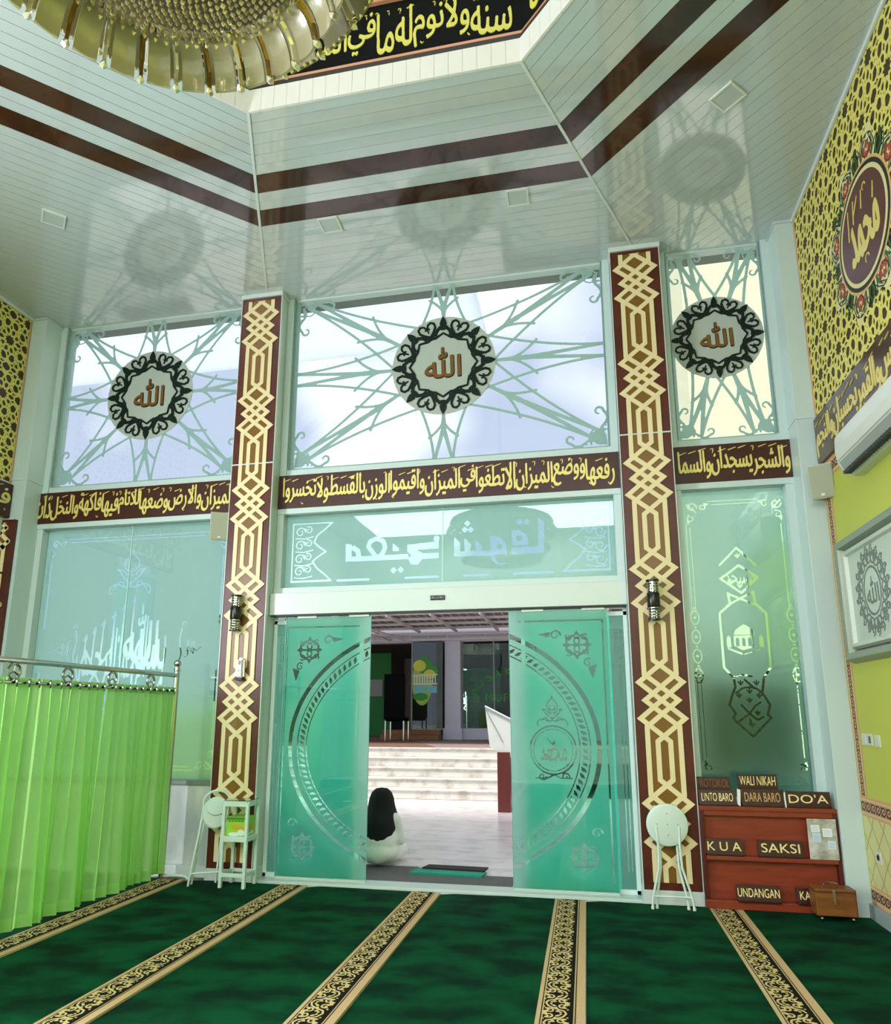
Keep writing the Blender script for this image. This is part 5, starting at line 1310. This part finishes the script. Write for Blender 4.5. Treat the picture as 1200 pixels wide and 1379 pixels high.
# side table
t = thing('side_table', 'white square two tier side table with glass top beside the left pillar', 'table', (-3.0, 5.97, .014))
tx0, tx1, ty0, ty1 = -3.195, -2.945, 5.79, 6.02
for x in (tx0, tx1 - .028):
    for y in (ty0, ty1 - .028): MB().bbox(x, x + .028, y, y + .028, .014, .72, .003).obj('leg', tubem, t)
for zz, hh in ((.69, .045), (.395, .045), (.105, .03)):
    nm = 'top_rail' if zz > .5 else ('shelf_rail' if zz > .2 else 'stretcher')
    MB().bbox(tx0 + .02, tx1 - .02, ty0 + .003, ty0 + .023, zz, zz + hh, .003).obj(nm, tubem, t); MB().bbox(tx0 + .02, tx1 - .02, ty1 - .023, ty1 - .003, zz, zz + hh, .003).obj(nm, tubem, t)
    MB().bbox(tx0 + .003, tx0 + .023, ty0 + .02, ty1 - .02, zz, zz + hh, .003).obj(nm, tubem, t); MB().bbox(tx1 - .023, tx1 - .003, ty0 + .02, ty1 - .02, zz, zz + hh, .003).obj(nm, tubem, t)
MB().bbox(tx0 + .01, tx1 - .01, ty0 + .01, ty1 - .01, .735, .741, .001).obj('glass_top', glass_mat('table_glass', (190, 220, 206), 1.5), t)
MB().bbox(tx0 + .02, tx1 - .02, ty0 + .02, ty1 - .02, .428, .438, .002).obj('shelf', pad, t)
MB().bbox(tx0 + .10, tx0 + .106, ty0 + .02, ty1 - .02, .735, .742, .001).obj('glass_joint', steel_grey, t)
# water cup carton on the shelf
t = thing('water_carton', 'lime green drinking water carton on the side table shelf', 'carton', (-3.07, 5.905, .4385))
MB().bbox(tx0 + .032, tx1 - .032, ty0 + .03, ty1 - .03, .4385, .60, .003).obj('box', mat('carton_lime', (150, 206, 60), .5), t)
fa = FX(ty0 + .03); cxa, cxb = tx0 + .035, tx1 - .035
MB().prism([(cxa, .575), (cxb, .575), (cxb, .598), (cxa, .598)], 0, .001, fa).obj('dark_stripe', mat('carton_dark', (70, 130, 50), .5), t)
R = Ras(cxa, cxb, .44, .60, .0025); [R.stroke([(cxa + .02 + k * .03, .565), (cxa + .036 + k * .03, .565)], .009) for k in range(5)]; R.obj('lettering', mat('carton_ink', (30, 70, 30), .5), fa, .001, .0005, t)
R = Ras(cxa, cxb, .44, .60, .003); R.disc(cxa + .10, .515, .055, .022); R.disc(cxa + .15, .50, .03, .02); R.obj('orange_fruit_print', mat('carton_orange', (206, 170, 40), .5), fa, 0, .0012, t)
R = Ras(cxa, cxb, .44, .60, .003); R.disc(cxa + .07, .455, .05, .018); R.disc(cxb - .04, .47, .035, .026); R.obj('white_print', mat('carton_white', (220, 232, 224), .5), fa, 0, .0016, t)
f2 = lambda u, v, w: (tx1 - .032 + w, u, v)
R = Ras(ty0 + .035, ty1 - .035, .44, .60, .003); R.disc(5.90, .515, .05, .022); R.disc(5.93, .49, .03, .02); R.obj('side_fruit_print', mat('carton_orange'), f2, 0, .0012, t)
R = Ras(ty0 + .035, ty1 - .035, .44, .60, .003); R.disc(5.87, .455, .04, .012); R.disc(5.94, .463, .02, .018); R.obj('side_white_print', mat('carton_white'), f2, 0, .0014, t)
# ================================================================== CHANDELIER
t = thing('chandelier', 'huge tiered crystal chandelier hanging from the dome at the upper left', 'chandelier', (OX, OY, 4.0))
cry = mat('crystal_plate', (178, 170, 134), .30, .0, .8, coat=.8, bump=(18, .25, 3))
cryd = mat('crystal_edge', (236, 230, 206), .06, .6, .9)
bead = mat('crystal_bead', (220, 206, 160), .10, .5, .9)
frame_m = mat('gold_frame', (150, 116, 60), .2, 1.)
T0 = Matrix.Translation((OX, OY, 0))
MB().lathe([(.03, 5.0), (.03, 9.4)], 12, T0).obj('chain_rod', frame_m, t, True)
MB().lathe([(.02, 4.75), (.5, 4.78), (.86, 4.70), (.88, 4.66), (.5, 4.62), (.02, 4.62)], 48, T0).obj('frame_plate', frame_m, t, True)
def plates(n, r_top, z_top, r_mid, z_mid, r_bot, z_bot, wfrac, nm, a0=0.):
    prof = []
    for q in range(7):
        s = q / 6; prof.append(((1 - s) ** 2 * r_top + 2 * s * (1 - s) * r_mid + s * s * r_bot, (1 - s) ** 2 * z_top + 2 * s * (1 - s) * z_mid + s * s * z_bot))
    hw = PI / n * wfrac; v = []; f = []
    for q, (r, z) in enumerate(prof):
        for j in range(4):
            a = -hw + 2 * hw * j / 3; rr = r + .006 * (1 if j in (1, 2) else 0); v.append((rr * math.cos(a), rr * math.sin(a), z))
    for q, (r, z) in enumerate(prof):
        for j in range(4):
            a = -hw + 2 * hw * j / 3; rr = r + .014; v.append((rr * math.cos(a), rr * math.sin(a), z))
    nq = len(prof) * 4
    for q in range(len(prof) - 1):
        for j in range(3):
            a = q * 4 + j; f.append((a, a + 4, a + 5, a + 1)); f.append((nq + a, nq + a + 1, nq + a + 5, nq + a + 4))
        f += [(q * 4, nq + q * 4, nq + q * 4 + 4, q * 4 + 4), (q * 4 + 3, q * 4 + 7, nq + q * 4 + 7, nq + q * 4 + 3)]
    L = (len(prof) - 1) * 4
    for j in range(3): f += [(j, j + 1, nq + j + 1, nq + j), (L + j, nq + L + j, nq + L + j + 1, L + j + 1)]
    me = bpy.data.meshes.new(nm); me.from_pydata(v, [], f); me.materials.append(cry); me.polygons.foreach_set('use_smooth', [True] * len(me.polygons)); me.set_sharp_from_angle(angle=.5)
    gem = bpy.data.meshes.new('gem'); (g := MB()).lathe([(.001, -.022), (.014, -.008), (.014, .008), (.001, .022)], 5, Matrix.Rotation(PI / 2, 4, 'Y')); gem.from_pydata(g.v, [], g.f); gem.materials.append(cryd)
    for i in range(n):
        o = bpy.data.objects.new(nm, me); C.objects.link(o); o.location = (OX, OY, 0); o.rotation_euler = (0, 0, 2 * PI * i / n + a0); o.parent = t; o.matrix_parent_inverse = Matrix.Translation(t.location).inverted()
        a = 2 * PI * (i + .5) / n + a0
        # bright bar between plates with a gem at each end
        bar = MB(); ca, sa = math.cos(a), math.sin(a)
        for (r0, z0), (r1, z1) in ((prof[1], prof[2]), (prof[2], prof[4]), (prof[4], prof[6])):
            bar.tube([((r0 + .002) * ca + OX, (r0 + .002) * sa + OY, z0), ((r1 + .002) * ca + OX, (r1 + .002) * sa + OY, z1)], .010, 4)
        bar.obj('bar_crystal', cryd if i % 2 else frame_m, t)
        for (r, z) in (prof[0], prof[-1]):
            go = bpy.data.objects.new('gem', gem); C.objects.link(go); go.location = ((r + .004) * ca + OX, (r + .004) * sa + OY, z - .004); go.rotation_euler = (0, 0, a); go.parent = t; go.matrix_parent_inverse = Matrix.Translation(t.location).inverted()
plates(31, .55, 4.15, .645, 4.14, .662, 4.02, .64, 'crystal_plate', .05)
plates(26, .62, 4.34, .75, 4.36, .815, 4.22, .70, 'upper_crystal_plate', .1)
plates(22, .68, 4.66, .86, 4.66, .925, 4.50, .70, 'top_crystal_plate', .0)
# bead field under the centre
rg = random.Random(5); bm = MB(); ico = None
def bead_add(m, c, r):
    b = len(m.v); m.v += [(c[0] + r, c[1], c[2]), (c[0] - r, c[1], c[2]), (c[0], c[1] + r, c[2]), (c[0], c[1] - r, c[2]), (c[0], c[1], c[2] + r), (c[0], c[1], c[2] - r * 1.3)]
    m.f += [tuple(q + b for q in f) for f in ((0, 2, 4), (2, 1, 4), (1, 3, 4), (3, 0, 4), (2, 0, 5), (1, 2, 5), (3, 1, 5), (0, 3, 5))]
for ring_i in range(1, 24):
    r = .024 * ring_i
    if r > .56: break
    n = int(2 * PI * r / .026)
    for k in range(n):
        a = 2 * PI * k / n + ring_i; z = 4.145 - .10 * math.cos(r / .56 * PI / 2) + rg.uniform(-.006, .006)
        bead_add(bm, (OX + r * math.cos(a), OY + r * math.sin(a), z), .0115 * rg.uniform(.8, 1.15))
o = bm.obj('hanging_beads', bead, t); o['kind'] = 'stuff'
bm = MB()
for rr, zz, n in ((.565, 4.125, 90), (.815, 4.215, 150), (.925, 4.49, 160), (.62, 4.33, 100)):
    for k in range(n): a = 2 * PI * k / n; bead_add(bm, (OX + rr * math.cos(a), OY + rr * math.sin(a), zz + .004 * math.sin(k * 2.3)), .010)
o = bm.obj('rim_beads', bead, t); o['kind'] = 'stuff'
MB().lathe([(.01, 4.13), (.56, 4.19), (.57, 4.20), (.01, 4.15)], 48, T0).obj('bead_plate', mat('bead_plate', (112, 104, 72), .5, .2), t, True)
MB().lathe([(.56, 4.20), (.62, 4.35), (.60, 4.35), (.55, 4.20)], 48, T0, cap=False).obj('tier_ring', mat('bead_plate'), t, True)
MB().lathe([(.62, 4.36), (.70, 4.66), (.68, 4.66), (.60, 4.36)], 48, T0, cap=False).obj('tier_ring', mat('bead_plate'), t, True)

# ================================================================== OUTSIDE
struct(MB().box(-9, 6, 6.30, 12.35, -.1, -.002).obj('floor_porch', marble))
struct(MB().box(-60, 60, -60, 80, -.5, -.12).obj('ground', mat('yard_paving', (168, 170, 160), .8)))
tag(MB().bbox(-2.95, -.70, 6.31, 6.73, 0, .010, .003).bbox(-2.95, -1.69, 6.72, 6.98, 0, .010, .003).obj('grey_doormat', mat('mat_grey', (106, 106, 104), .95, bump=(300, .8, 2), var=(120, (84, 84, 84), .4, .6, 2))), 'grey carpet mat outside the door sill', 'doormat')
tag(MB().prism([(-1.70, 6.655), (-1.005, 6.62), (-.985, 6.79), (-1.655, 6.85)], .0105, .030, lambda u, v, w: (u, v, w)).obj('teal_mat', mat('teal_mat', (6, 136, 112), .7)), 'teal foam mat lying outside the door', 'mat')
tag(MB().prism([(-1.61, 6.80), (-1.0, 6.77), (-.985, 6.92), (-1.575, 6.94)], .031, .045, lambda u, v, w: (u, v, w)).obj('dark_mat', mat('dark_mat', (44, 28, 28), .9)), 'dark brown ribbed mat behind the teal mat', 'mat')
# steps
st = sempty('stairs', (-3, 12.3, 0)); stm = mat('step_marble', (214, 208, 202), .3, 0, .5, var=(5, (178, 168, 156), .50, .72, 8))
for k in range(5):
    MB().bbox(-9, -1.42, 12.3 + .3 * k, 12.3 + .3 * k + .34, .165 * k + .002, .165 * (k + 1) - .022, .004).obj('step', stm, st)
    MB().bbox(-9, -1.40, 12.275 + .3 * k, 12.3 + .3 * k + .33, .165 * (k + 1) - .022, .165 * (k + 1), .006).obj('tread', stm, st)
struct(MB().box(-12, 3, 13.8, 26, .55, .824).obj('floor_landing', mat('landing_grey', (150, 128, 122), .7)))
tag(MB().prism([(-9.5, 13.83), (-3.02, 13.83), (-4.6, 17.75), (-9.5, 17.75)], .8245, .832, lambda u, v, w: (u, v, w)).obj('landing_carpet', mat('landing_carpet', (118, 88, 72), .95, bump=(200, .5, 2))), 'brown carpet on the landing at the top of the marble steps', 'carpet')
# facing building
bl = thing('facing_building', 'white pillared building with glazed front across the porch', 'building', (-3.5, 17.8, .83))
lav = mat('lavender_white', (206, 204, 222), .5)
MB().bbox(-3.60, -3.18, 17.6, 18.0, .83, 3.42, .01).obj('column', lav, bl)
MB().bbox(-3.64, -3.14, 17.56, 18.0, .83, 1.12, .01).obj('column_base', lav, bl)
MB().bbox(-3.15, -1.2, 17.72, 18.0, .83, 1.12, .01).obj('window_wall', lav, bl)
MB().bbox(-12, 4, 17.7, 18.0, 3.36, 4.2, .01).obj('lintel', lav, bl)
MB().bbox(-1.2, 4, 17.7, 18.0, .83, 3.4, .01).obj('wall', lav, bl)
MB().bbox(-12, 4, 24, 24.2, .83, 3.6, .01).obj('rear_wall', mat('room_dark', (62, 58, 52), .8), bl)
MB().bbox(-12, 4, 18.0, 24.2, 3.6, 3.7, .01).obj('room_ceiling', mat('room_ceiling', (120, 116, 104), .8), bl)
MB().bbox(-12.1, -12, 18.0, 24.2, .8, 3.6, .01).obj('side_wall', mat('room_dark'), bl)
MB().bbox(-7.6, -5.75, 20.0, 20.1, .83, 3.3, .01).obj('green_partition', mat('partition_green', (20, 120, 40), .6), bl)
MB().bbox(-7.2, -6.0, 19.97, 20.0, 2.0, 2.5, .005).obj('partition_panel', mat('panel_grey', (150, 160, 150), .6), bl)
MB().bbox(-5.6, -4.7, 21.0, 21.1, .83, 3.2, .01).obj('stone_panel', mat('stone_panel', (132, 122, 104), .5), bl)
dg = glass_mat('dark_glass', (150, 160, 158), 2.2)
for x0_, x1_ in ((-3.17, -2.33), (-2.31, -1.22)): MB().box(x0_, x1_, 17.80, 17.81, 1.12, 3.36).obj('window_pane', dg, bl)
for x in (-3.17, -2.34, -1.24): MB().bbox(x, x + .03, 17.78, 17.83, 1.12, 3.36, .004).obj('window_mullion', mat('mullion', (150, 156, 152), .4), bl)
MB().bbox(-3.06, -3.03, 17.74, 17.77, 1.12, 1.95, .005).obj('door_pull', chrome, bl)
MB().bbox(-2.0, -1.7, 17.84, 17.86, 1.9, 2.4, .004).obj('notice', mat('panel_grey'), bl)
MB().bbox(-3.0, -2.5, 18.6, 18.7, 1.2, 2.3, .02).obj('white_rack', mat('rack_white', (206, 206, 200), .5), bl)
f = FX(17.79)
grl = mat('green_letter', (44, 150, 40), .5)
R = Ras(-3.15, -1.24, 1.6, 2.8, .02)
for i, ch in enumerate('PUSAKA'):
    c = text_contours(ch, .02); cc = fit(c, -.075, .075, -.10, .10); a = math.radians(62 - i * 13.5)
    px, pz = -2.05 + 1.0 * math.cos(a + PI * .5 - .0) * 1.0, 0
    th_ = math.radians(158 - i * 17); px = -1.95 + .92 * math.cos(th_); pz = 1.72 + .84 * math.sin(th_); ro = th_ - PI / 2
    R.contours([[(px + x * math.cos(ro) - z * math.sin(ro), pz + x * math.sin(ro) + z * math.cos(ro)) for x, z in q] for q in cc])
R.contours(fit(text_contours('MUFI', .02), -2.55, -1.9, 1.80, 2.0))
R.obj('window_lettering', grl, f, 0, .01, bl)
# open glass door with oval sticker
gd = thing('glass_door', 'glass door with lime green oval emblem across the porch', 'door', (-4.05, 17.5, 1.0))
MB().box(-4.45, -3.63, 17.50, 17.512, 1.10, 3.36).obj('leaf', glass_mat('door_glass', (176, 190, 180), 2.4), gd)
MB().bbox(-4.47, -4.44, 17.48, 17.53, 1.08, 3.38, .004).bbox(-4.47, -3.62, 17.48, 17.53, 1.08, 1.105, .004).obj('frame', mat('mullion'), gd)
f = FX(17.495)
for nm, mt, sh in (('oval_ground', mat('emblem_lime', (170, 196, 90), .5), lambda R: R.disc(-4.18, 2.3, .27, .60)), ('green_cloud', mat('emblem_green', (60, 150, 50), .5), lambda R: (R.disc(-4.13, 2.74, .22), R.disc(-3.95, 2.55, .2), R.disc(-4.22, 1.92, .20, .10))),
                   ('yellow_cloud', mat('emblem_yellow', (214, 214, 70), .5), lambda R: (R.disc(-4.25, 2.72, .17, .15), R.disc(-3.98, 2.50, .16, .12))),
                   ('white_fence', mat('emblem_white', (226, 232, 224), .5), lambda R: [R.poly([(-4.4 + k * .07, 2.25), (-4.37 + k * .07, 2.25), (-4.37 + k * .07, 2.46), (-4.4 + k * .07, 2.46)]) for k in range(9)] + [R.stroke([(-4.42, 2.47), (-3.78, 2.49)], .03), R.stroke([(-4.42, 2.25), (-3.78, 2.25)], .03)]),
                   ('blue_panel', mat('emblem_blue', (120, 196, 206), .5), lambda R: (R.poly([(-4.38, 2.02), (-4.08, 2.02), (-4.08, 2.2), (-4.38, 2.2)]), R.poly([(-4.02, 2.02), (-3.78, 2.02), (-3.78, 2.2), (-4.02, 2.2)])))):
    R = Ras(-4.5, -3.7, 1.6, 3.0, .015); sh(R); R.obj(nm, mt, f, {'oval_ground': 0, 'green_cloud': .004, 'yellow_cloud': .008, 'white_fence': .012, 'blue_panel': .010}[nm], .003, gd)
# wooden steps
for k in range(2):
    pass
t = thing('wooden_steps', 'two brown wooden steps under the emblem door', 'steps', (-4.2, 17.3, .832))
MB().bbox(-5.2, -3.67, 17.15, 17.54, .833, .96, .008).obj('step', mat('step_wood', (132, 88, 48), .5), t); MB().bbox(-5.2, -3.67, 17.32, 17.48, .96, 1.08, .008).obj('step', mat('step_wood'), t)
# chair
t = thing('office_chair', 'black high backed chair standing inside the facing building', 'chair', (-4.55, 16.3, .833))
MB().bbox(-4.85, -4.32, 16.25, 16.33, 1.35, 2.45, .03).obj('backrest', mat('chair_black', (6, 8, 7), .9, 0, .1), t); MB().bbox(-4.83, -4.34, 16.33, 16.8, 1.30, 1.40, .03).obj('seat', mat('chair_black'), t)
for x in (-4.82, -4.36):
    for y in (16.28, 16.74): MB().bbox(x, x + .03, y, y + .03, .833, 1.32, .004).obj('leg', chrome, t)
# white banner board on a maroon stand
t = thing('banner_stand', 'white slanted board on a maroon stand right of the marble steps', 'board', (-1.3, 11.2, 0))
MB().prism([(-1.59, 1.60), (-1.15, 1.38), (-1.15, .80), (-1.30, .86), (-1.52, .98)], 11.0, 11.06, lambda u, v, w: (u, w, v)).obj('board', mat('banner_white', (214, 212, 206), .5), t)
MB().tube([(-1.59, 10.99, 1.61), (-1.15, 10.99, 1.39)], .018, 6).obj('edge_rail', lav, t); MB().tube([(-1.585, 10.985, 1.58), (-1.30, 10.985, 1.05)], .006, 5).obj('crease', mat('mullion'), t)
MB().bbox(-1.40, -1.20, 10.95, 11.4, .0, .90, .01).obj('stand', mat('maroon_box', (96, 30, 28), .35), t)
# canopy with trusses
t = thing('porch_canopy', 'white steel truss canopy with corrugated roof over the porch', 'canopy', (-3, 12.5, 3.6))
tm = mat('truss_white', (214, 204, 214), .5)
for i, y in enumerate((14.6, 15.5, 16.4, 17.3)): MB().bbox(-9, 4, y, y + .06, 3.66, 3.72, .006).obj('purlin', tm, t)
for x in (-8, -6.5, -5.45, -4.3, -3.3, -2.2, -1.0, .5, 2, 3.5): MB().bbox(x, x + .05, 14.4, 17.6, 3.60, 3.66, .006).obj('rafter', tm, t)
for y in (17.3,):
    MB().bbox(-9, 4, y, y + .07, 3.36, 3.42, .006).obj('truss_chord', tm, t); MB().bbox(-9, 4, y, y + .07, 3.50, 3.55, .006).obj('truss_chord', tm, t)
    for k in range(26): x = -9 + k * .5; MB().bbox(x, x + .04, y + .01, y + .06, 3.42, 3.5, .004).obj('truss_post', tm, t)
m = MB()
for p in ([(-5.45, 14.2, 3.6), (-4.6, 17.3, 3.38)], [(-5.9, 14.2, 3.6), (-5.0, 17.3, 3.38)]): m = MB().tube(p, .03, 6).obj('brace', tm, t)
MB().box(-9, 4, 14.3, 17.65, 3.73, 3.75).obj('roof_sheet', mat('roof_sheet', (112, 104, 100), .6), t)
m = MB()
for k in range(65): m.box(-9 + k * .2, -9 + k * .2 + .03, 14.4, 17.6, 3.715, 3.73)
o = m.obj('roof_ribs', mat('roof_rib', (180, 170, 176), .6), t); o['kind'] = 'stuff'
for x, y in ((-8.6, 14.5), (3.5, 14.5)): MB().tube([(x, y, 0), (x, y, 3.62)], .06, 10).obj('canopy_post', tm, t)
# eave of this building above the windows
struct(MB().box(-9, -1.1, 6.40, 8.2, 6.35, 6.5).obj('trim_2', film_mat('awning_sheet', (236, 240, 246), (230, 232, 238), .75)))
# cream neighbour house seen through the right window, pale block to the left
t = thing('neighbour_house', 'cream rendered house wall rising behind the right upper window', 'building', (5.5, 14, 0))
MB().bbox(2.05, 9, 12, 14, -.1, 14, .02).obj('wall', mat('cream_render', (236, 232, 194), .7), t); MB().bbox(1.9, 9.2, 11.8, 14.2, 14, 14.4, .02).obj('roof_edge', lav, t)
for z in (4.0,): MB().bbox(4.6, 5.6, 11.96, 12.05, z, z + 1.4, .01).obj('window', mat('dark_slot'), t)
# things close behind the frosted panes
hd = thing('clipped_hedge', 'dark green clipped planter hedge blurred behind the right frosted pane', 'hedge', (1.4, 6.75, 0))
rg = random.Random(3); m = MB()
for k in range(1600):
    x, y, z = rg.uniform(.9, 1.81), rg.uniform(6.37, 6.9), rg.uniform(1.02, 1.86); a = rg.uniform(0, PI); b = rg.uniform(-.6, .6); l = .035
    ux, uy, uz = l * math.cos(a), l * math.sin(a), l * b; m.add([(x - ux, y - uy, z - uz), (x + uy * .5, y - ux * .5, z + .01), (x + ux, y + uy, z + uz), (x - uy * .5, y + ux * .5, z - .01)], [(0, 1, 2, 3)])
o = m.obj('leaves', mat('hedge_leaf', (26, 56, 22), .7), hd); o['kind'] = 'stuff'
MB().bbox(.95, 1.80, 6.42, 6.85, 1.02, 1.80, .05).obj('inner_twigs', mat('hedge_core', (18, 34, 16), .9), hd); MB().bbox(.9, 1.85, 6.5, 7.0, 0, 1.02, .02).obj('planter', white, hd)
glow_m = film_mat('lime_glow', (246, 252, 206), (216, 234, 168), .92)  # translucent lime sheets added to make the glow in the frosted panes
def glow_sheet(x0, x1, y, z0, z1, label):
    t = thing('glow_sheet', label, 'glow_diffuser', ((x0 + x1) / 2, y, 0), 'added lime glow sheets behind the frosted panes')
    MB().box(x0, x1, y, y + .004, z0, z1).obj('glow_panel', glow_m, t)
    for x in (x0, x1): MB().tube([(x, y, 0), (x, y, z1 + .02)], .012, 8).obj('post', chrome, t)
glow_sheet(1.50, 2.2, 6.58, 1.90, 3.05, 'added lime sheet making the glow behind the right frosted pane'); glow_sheet(-4.45, -3.35, 6.47, .12, 1.62, 'added lime sheet making the glow behind the left frosted pane')

# ================================================================== SEATED PERSON
def person():
    t = thing('person', 'person in black headscarf and white robe sitting on the doorstep, back to the room', 'person', (-2.06, 6.95, .01))
    bx, by = -2.09, 6.93
    bm = bmesh.new()
    def blob(c, s, rot=None):
        M = Matrix.Translation(c) @ (rot or Matrix.Identity(4)) @ Matrix.Diagonal((s[0], s[1], s[2], 1)); bmesh.ops.create_uvsphere(bm, u_segments=24, v_segments=14, radius=1, matrix=M)
    def limb(a, b, r0, r1):
        a, b = Vector(a), Vector(b); n = 9
        for i in range(n + 1):
            q = a.lerp(b, i / n); r = r0 + (r1 - r0) * i / n; bmesh.ops.create_uvsphere(bm, u_segments=16, v_segments=10, radius=r, matrix=Matrix.Translation(q))
    blob((bx, by + .02, .14), (.20, .17, .13)); blob((bx, by + .01, .26), (.185, .14, .20)); blob((bx, by + .01, .40), (.18, .115, .15)); blob((bx, by + .02, .50), (.11, .085, .08))
    for s in (1, -1):
        limb((bx + s * .09, by + .08, .12), (bx + s * .14, by + .36, .11), .09, .07); limb((bx + s * .14, by + .36, .10), (bx - s * .06, by + .42, .07), .065, .05)   # crossed legs in front
        limb((bx + s * .165, by + .02, .455), (bx + s * .20, by + .10, .25), .058, .050); limb((bx + s * .20, by + .10, .25), (bx + s * .08, by + .28, .20), .050, .038)
    me = bpy.data.meshes.new('body'); bm.to_mesh(me); bm.free(); o = bpy.data.objects.new('body', me); C.objects.link(o)
    md = o.modifiers.new('r', 'REMESH'); md.mode = 'VOXEL'; md.voxel_size = .012; s2 = o.modifiers.new('s', 'SMOOTH'); s2.iterations = 8
    tex = bpy.data.textures.new('folds', 'CLOUDS'); tex.noise_scale = .16; dm = o.modifiers.new('d', 'DISPLACE'); dm.texture = tex; dm.strength = .03; dm.mid_level = .5
    dg = bpy.context.evaluated_depsgraph_get(); m2 = bpy.data.meshes.new_from_object(o.evaluated_get(dg)); o.modifiers.clear(); o.data = m2
    m2.materials.clear(); m2.materials.append(mat('robe_white', (222, 222, 220), .8)); m2.polygons.foreach_set('use_smooth', [True] * len(m2.polygons))
    z0 = min(v.co.z for v in m2.vertices)
    for v in m2.vertices: v.co.z = max(v.co.z, .012)
    o.parent = t; o.matrix_parent_inverse = Matrix.Translation(t.location).inverted()
    skin = mat('skin', (176, 128, 100), .6)
    # head with face turned to the porch
    bm = bmesh.new(); hc = Vector((bx + .005, by + .06, .625))
    bmesh.ops.create_uvsphere(bm, u_segments=32, v_segments=24, radius=1, matrix=Matrix.Translation(hc) @ Matrix.Diagonal((.073, .092, .108, 1)))
    for v in bm.verts:
        d = v.co - hc
        if d.z < -.03: v.co.x = hc.x + d.x * .86
        if d.y > .05:
            if abs(d.x) < .016 and -.03 < d.z < .02: v.co.y += .022 * (1 - abs(d.x) / .016)
            for s in (1, -1):
                if (d.x - s * .028) ** 2 + (d.z - .012) ** 2 < .00025: v.co.y -= .008
            if abs(d.x) < .022 and -.055 < d.z < -.043: v.co.y -= .005
    me = bpy.data.meshes.new('face'); bm.to_mesh(me); bm.free(); me.materials.append(skin); me.polygons.foreach_set('use_smooth', [True] * len(me.polygons)); h = bpy.data.objects.new('head', me); C.objects.link(h); h.parent = t; h.matrix_parent_inverse = Matrix.Translation(t.location).inverted()
    for s in (1, -1): MB().lathe([(.001, -.009), (.007, -.005), (.009, 0), (.007, .005), (.001, .009)], 12, Matrix.Translation((hc.x + s * .028, hc.y + .078, hc.z + .012))).obj('eye', mat('eye_dark', (30, 20, 16), .2), t, True)
    MB().tube([(hc.x - .02, hc.y + .084, hc.z - .048), (hc.x, hc.y + .089, hc.z - .05), (hc.x + .02, hc.y + .084, hc.z - .048)], .004, 6).obj('mouth', mat('lips', (140, 70, 64), .5), t, True)
    # headscarf: long drape to mid back, open at the face
    v = []; f = []; N = 40
    prof = [(.004, .752, 0), (.06, .742, 0), (.10, .705, 0), (.122, .65, 0), (.135, .58, 0), (.155, .51, .01), (.168, .44, .02), (.168, .38, .02), (.158, .32, .03), (.135, .27, .04), (.10, .225, .05)]
    for i, (r, z, _) in enumerate(prof):
        for k in range(N):
            a = 2 * PI * k / N; back = math.sin(a) < 0
            ry = r * (1.02 if z > .55 else 1.08)
            zz = z; x = math.cos(a) * r; y = math.sin(a) * ry * (.92 if z > .5 else 1.05)
            if not back and z < .46: zz = .46 + (z - .46) * .25   # shorter over the chest
            if not back and z < .5: y = math.sin(a) * .13
            wv = .006 * math.sin(k * 2.1) * (1 if z < .55 else .3)
            if z < .26 and back: x *= .9
            v.append((hc.x + x * (1 + wv * 3), by + .055 + y * (1 + wv * 4) - (.03 if z < .5 and back else 0) , zz))
    for i in range(len(prof) - 1):
        for k in range(N):
            l = (k + 1) % N; a = 2 * PI * (k + .5) / N; z = prof[i][1]
            if .57 < z < .72 and math.sin(a) > .72: continue
            f.append((i * N + k, i * N + l, (i + 1) * N + l, (i + 1) * N + k))
    f.append(tuple(range(N)))
    o = me_obj('headscarf', v, f, mat('scarf_black', (6, 6, 7), .9), t, True); sm = o.modifiers.new('th', 'SOLIDIFY'); sm.thickness = .004
    # hands resting together in the lap
    for s in (1, -1):
        bm = bmesh.new(); w0 = Vector((bx + s * .085, by + .275, .205)); d = Vector((-s * .75, .55, -.15)).normalized(); sd = Vector((d.y, -d.x, 0)).normalized()
        def bl(c, r): bmesh.ops.create_uvsphere(bm, u_segments=10, v_segments=8, radius=r, matrix=Matrix.Translation(c))
        for i in range(6):
            for j in range(4): bl(w0 + d * (.012 * i + .01) + sd * (j - 1.5) * .016, .013)
        for j, L in enumerate((.058, .070, .074, .066)):
            b0 = w0 + d * .075 + sd * (1.5 - j) * .018
            for i in range(8): q = i / 7; bl(b0 + d * L * q * (1 - .25 * q) + Vector((0, 0, -.028 * q * q)), .0085 - .002 * q)
        for i in range(7): q = i / 6; bl(w0 + d * (.02 + .035 * q) - sd * s * (-.028 - .02 * q) * 1 + Vector((0, 0, .004)), .0095 - .002 * q)
        me = bpy.data.meshes.new('hand'); bm.to_mesh(me); bm.free(); o = bpy.data.objects.new('hand', me); C.objects.link(o); md = o.modifiers.new('r', 'REMESH'); md.mode = 'VOXEL'; md.voxel_size = .003; q = o.modifiers.new('s', 'SMOOTH'); q.iterations = 4
        dg = bpy.context.evaluated_depsgraph_get(); m2 = bpy.data.meshes.new_from_object(o.evaluated_get(dg)); o.modifiers.clear(); o.data = m2; m2.materials.clear(); m2.materials.append(skin); m2.polygons.foreach_set('use_smooth', [True] * len(m2.polygons))
        o.parent = t; o.matrix_parent_inverse = Matrix.Translation(t.location).inverted()
person()
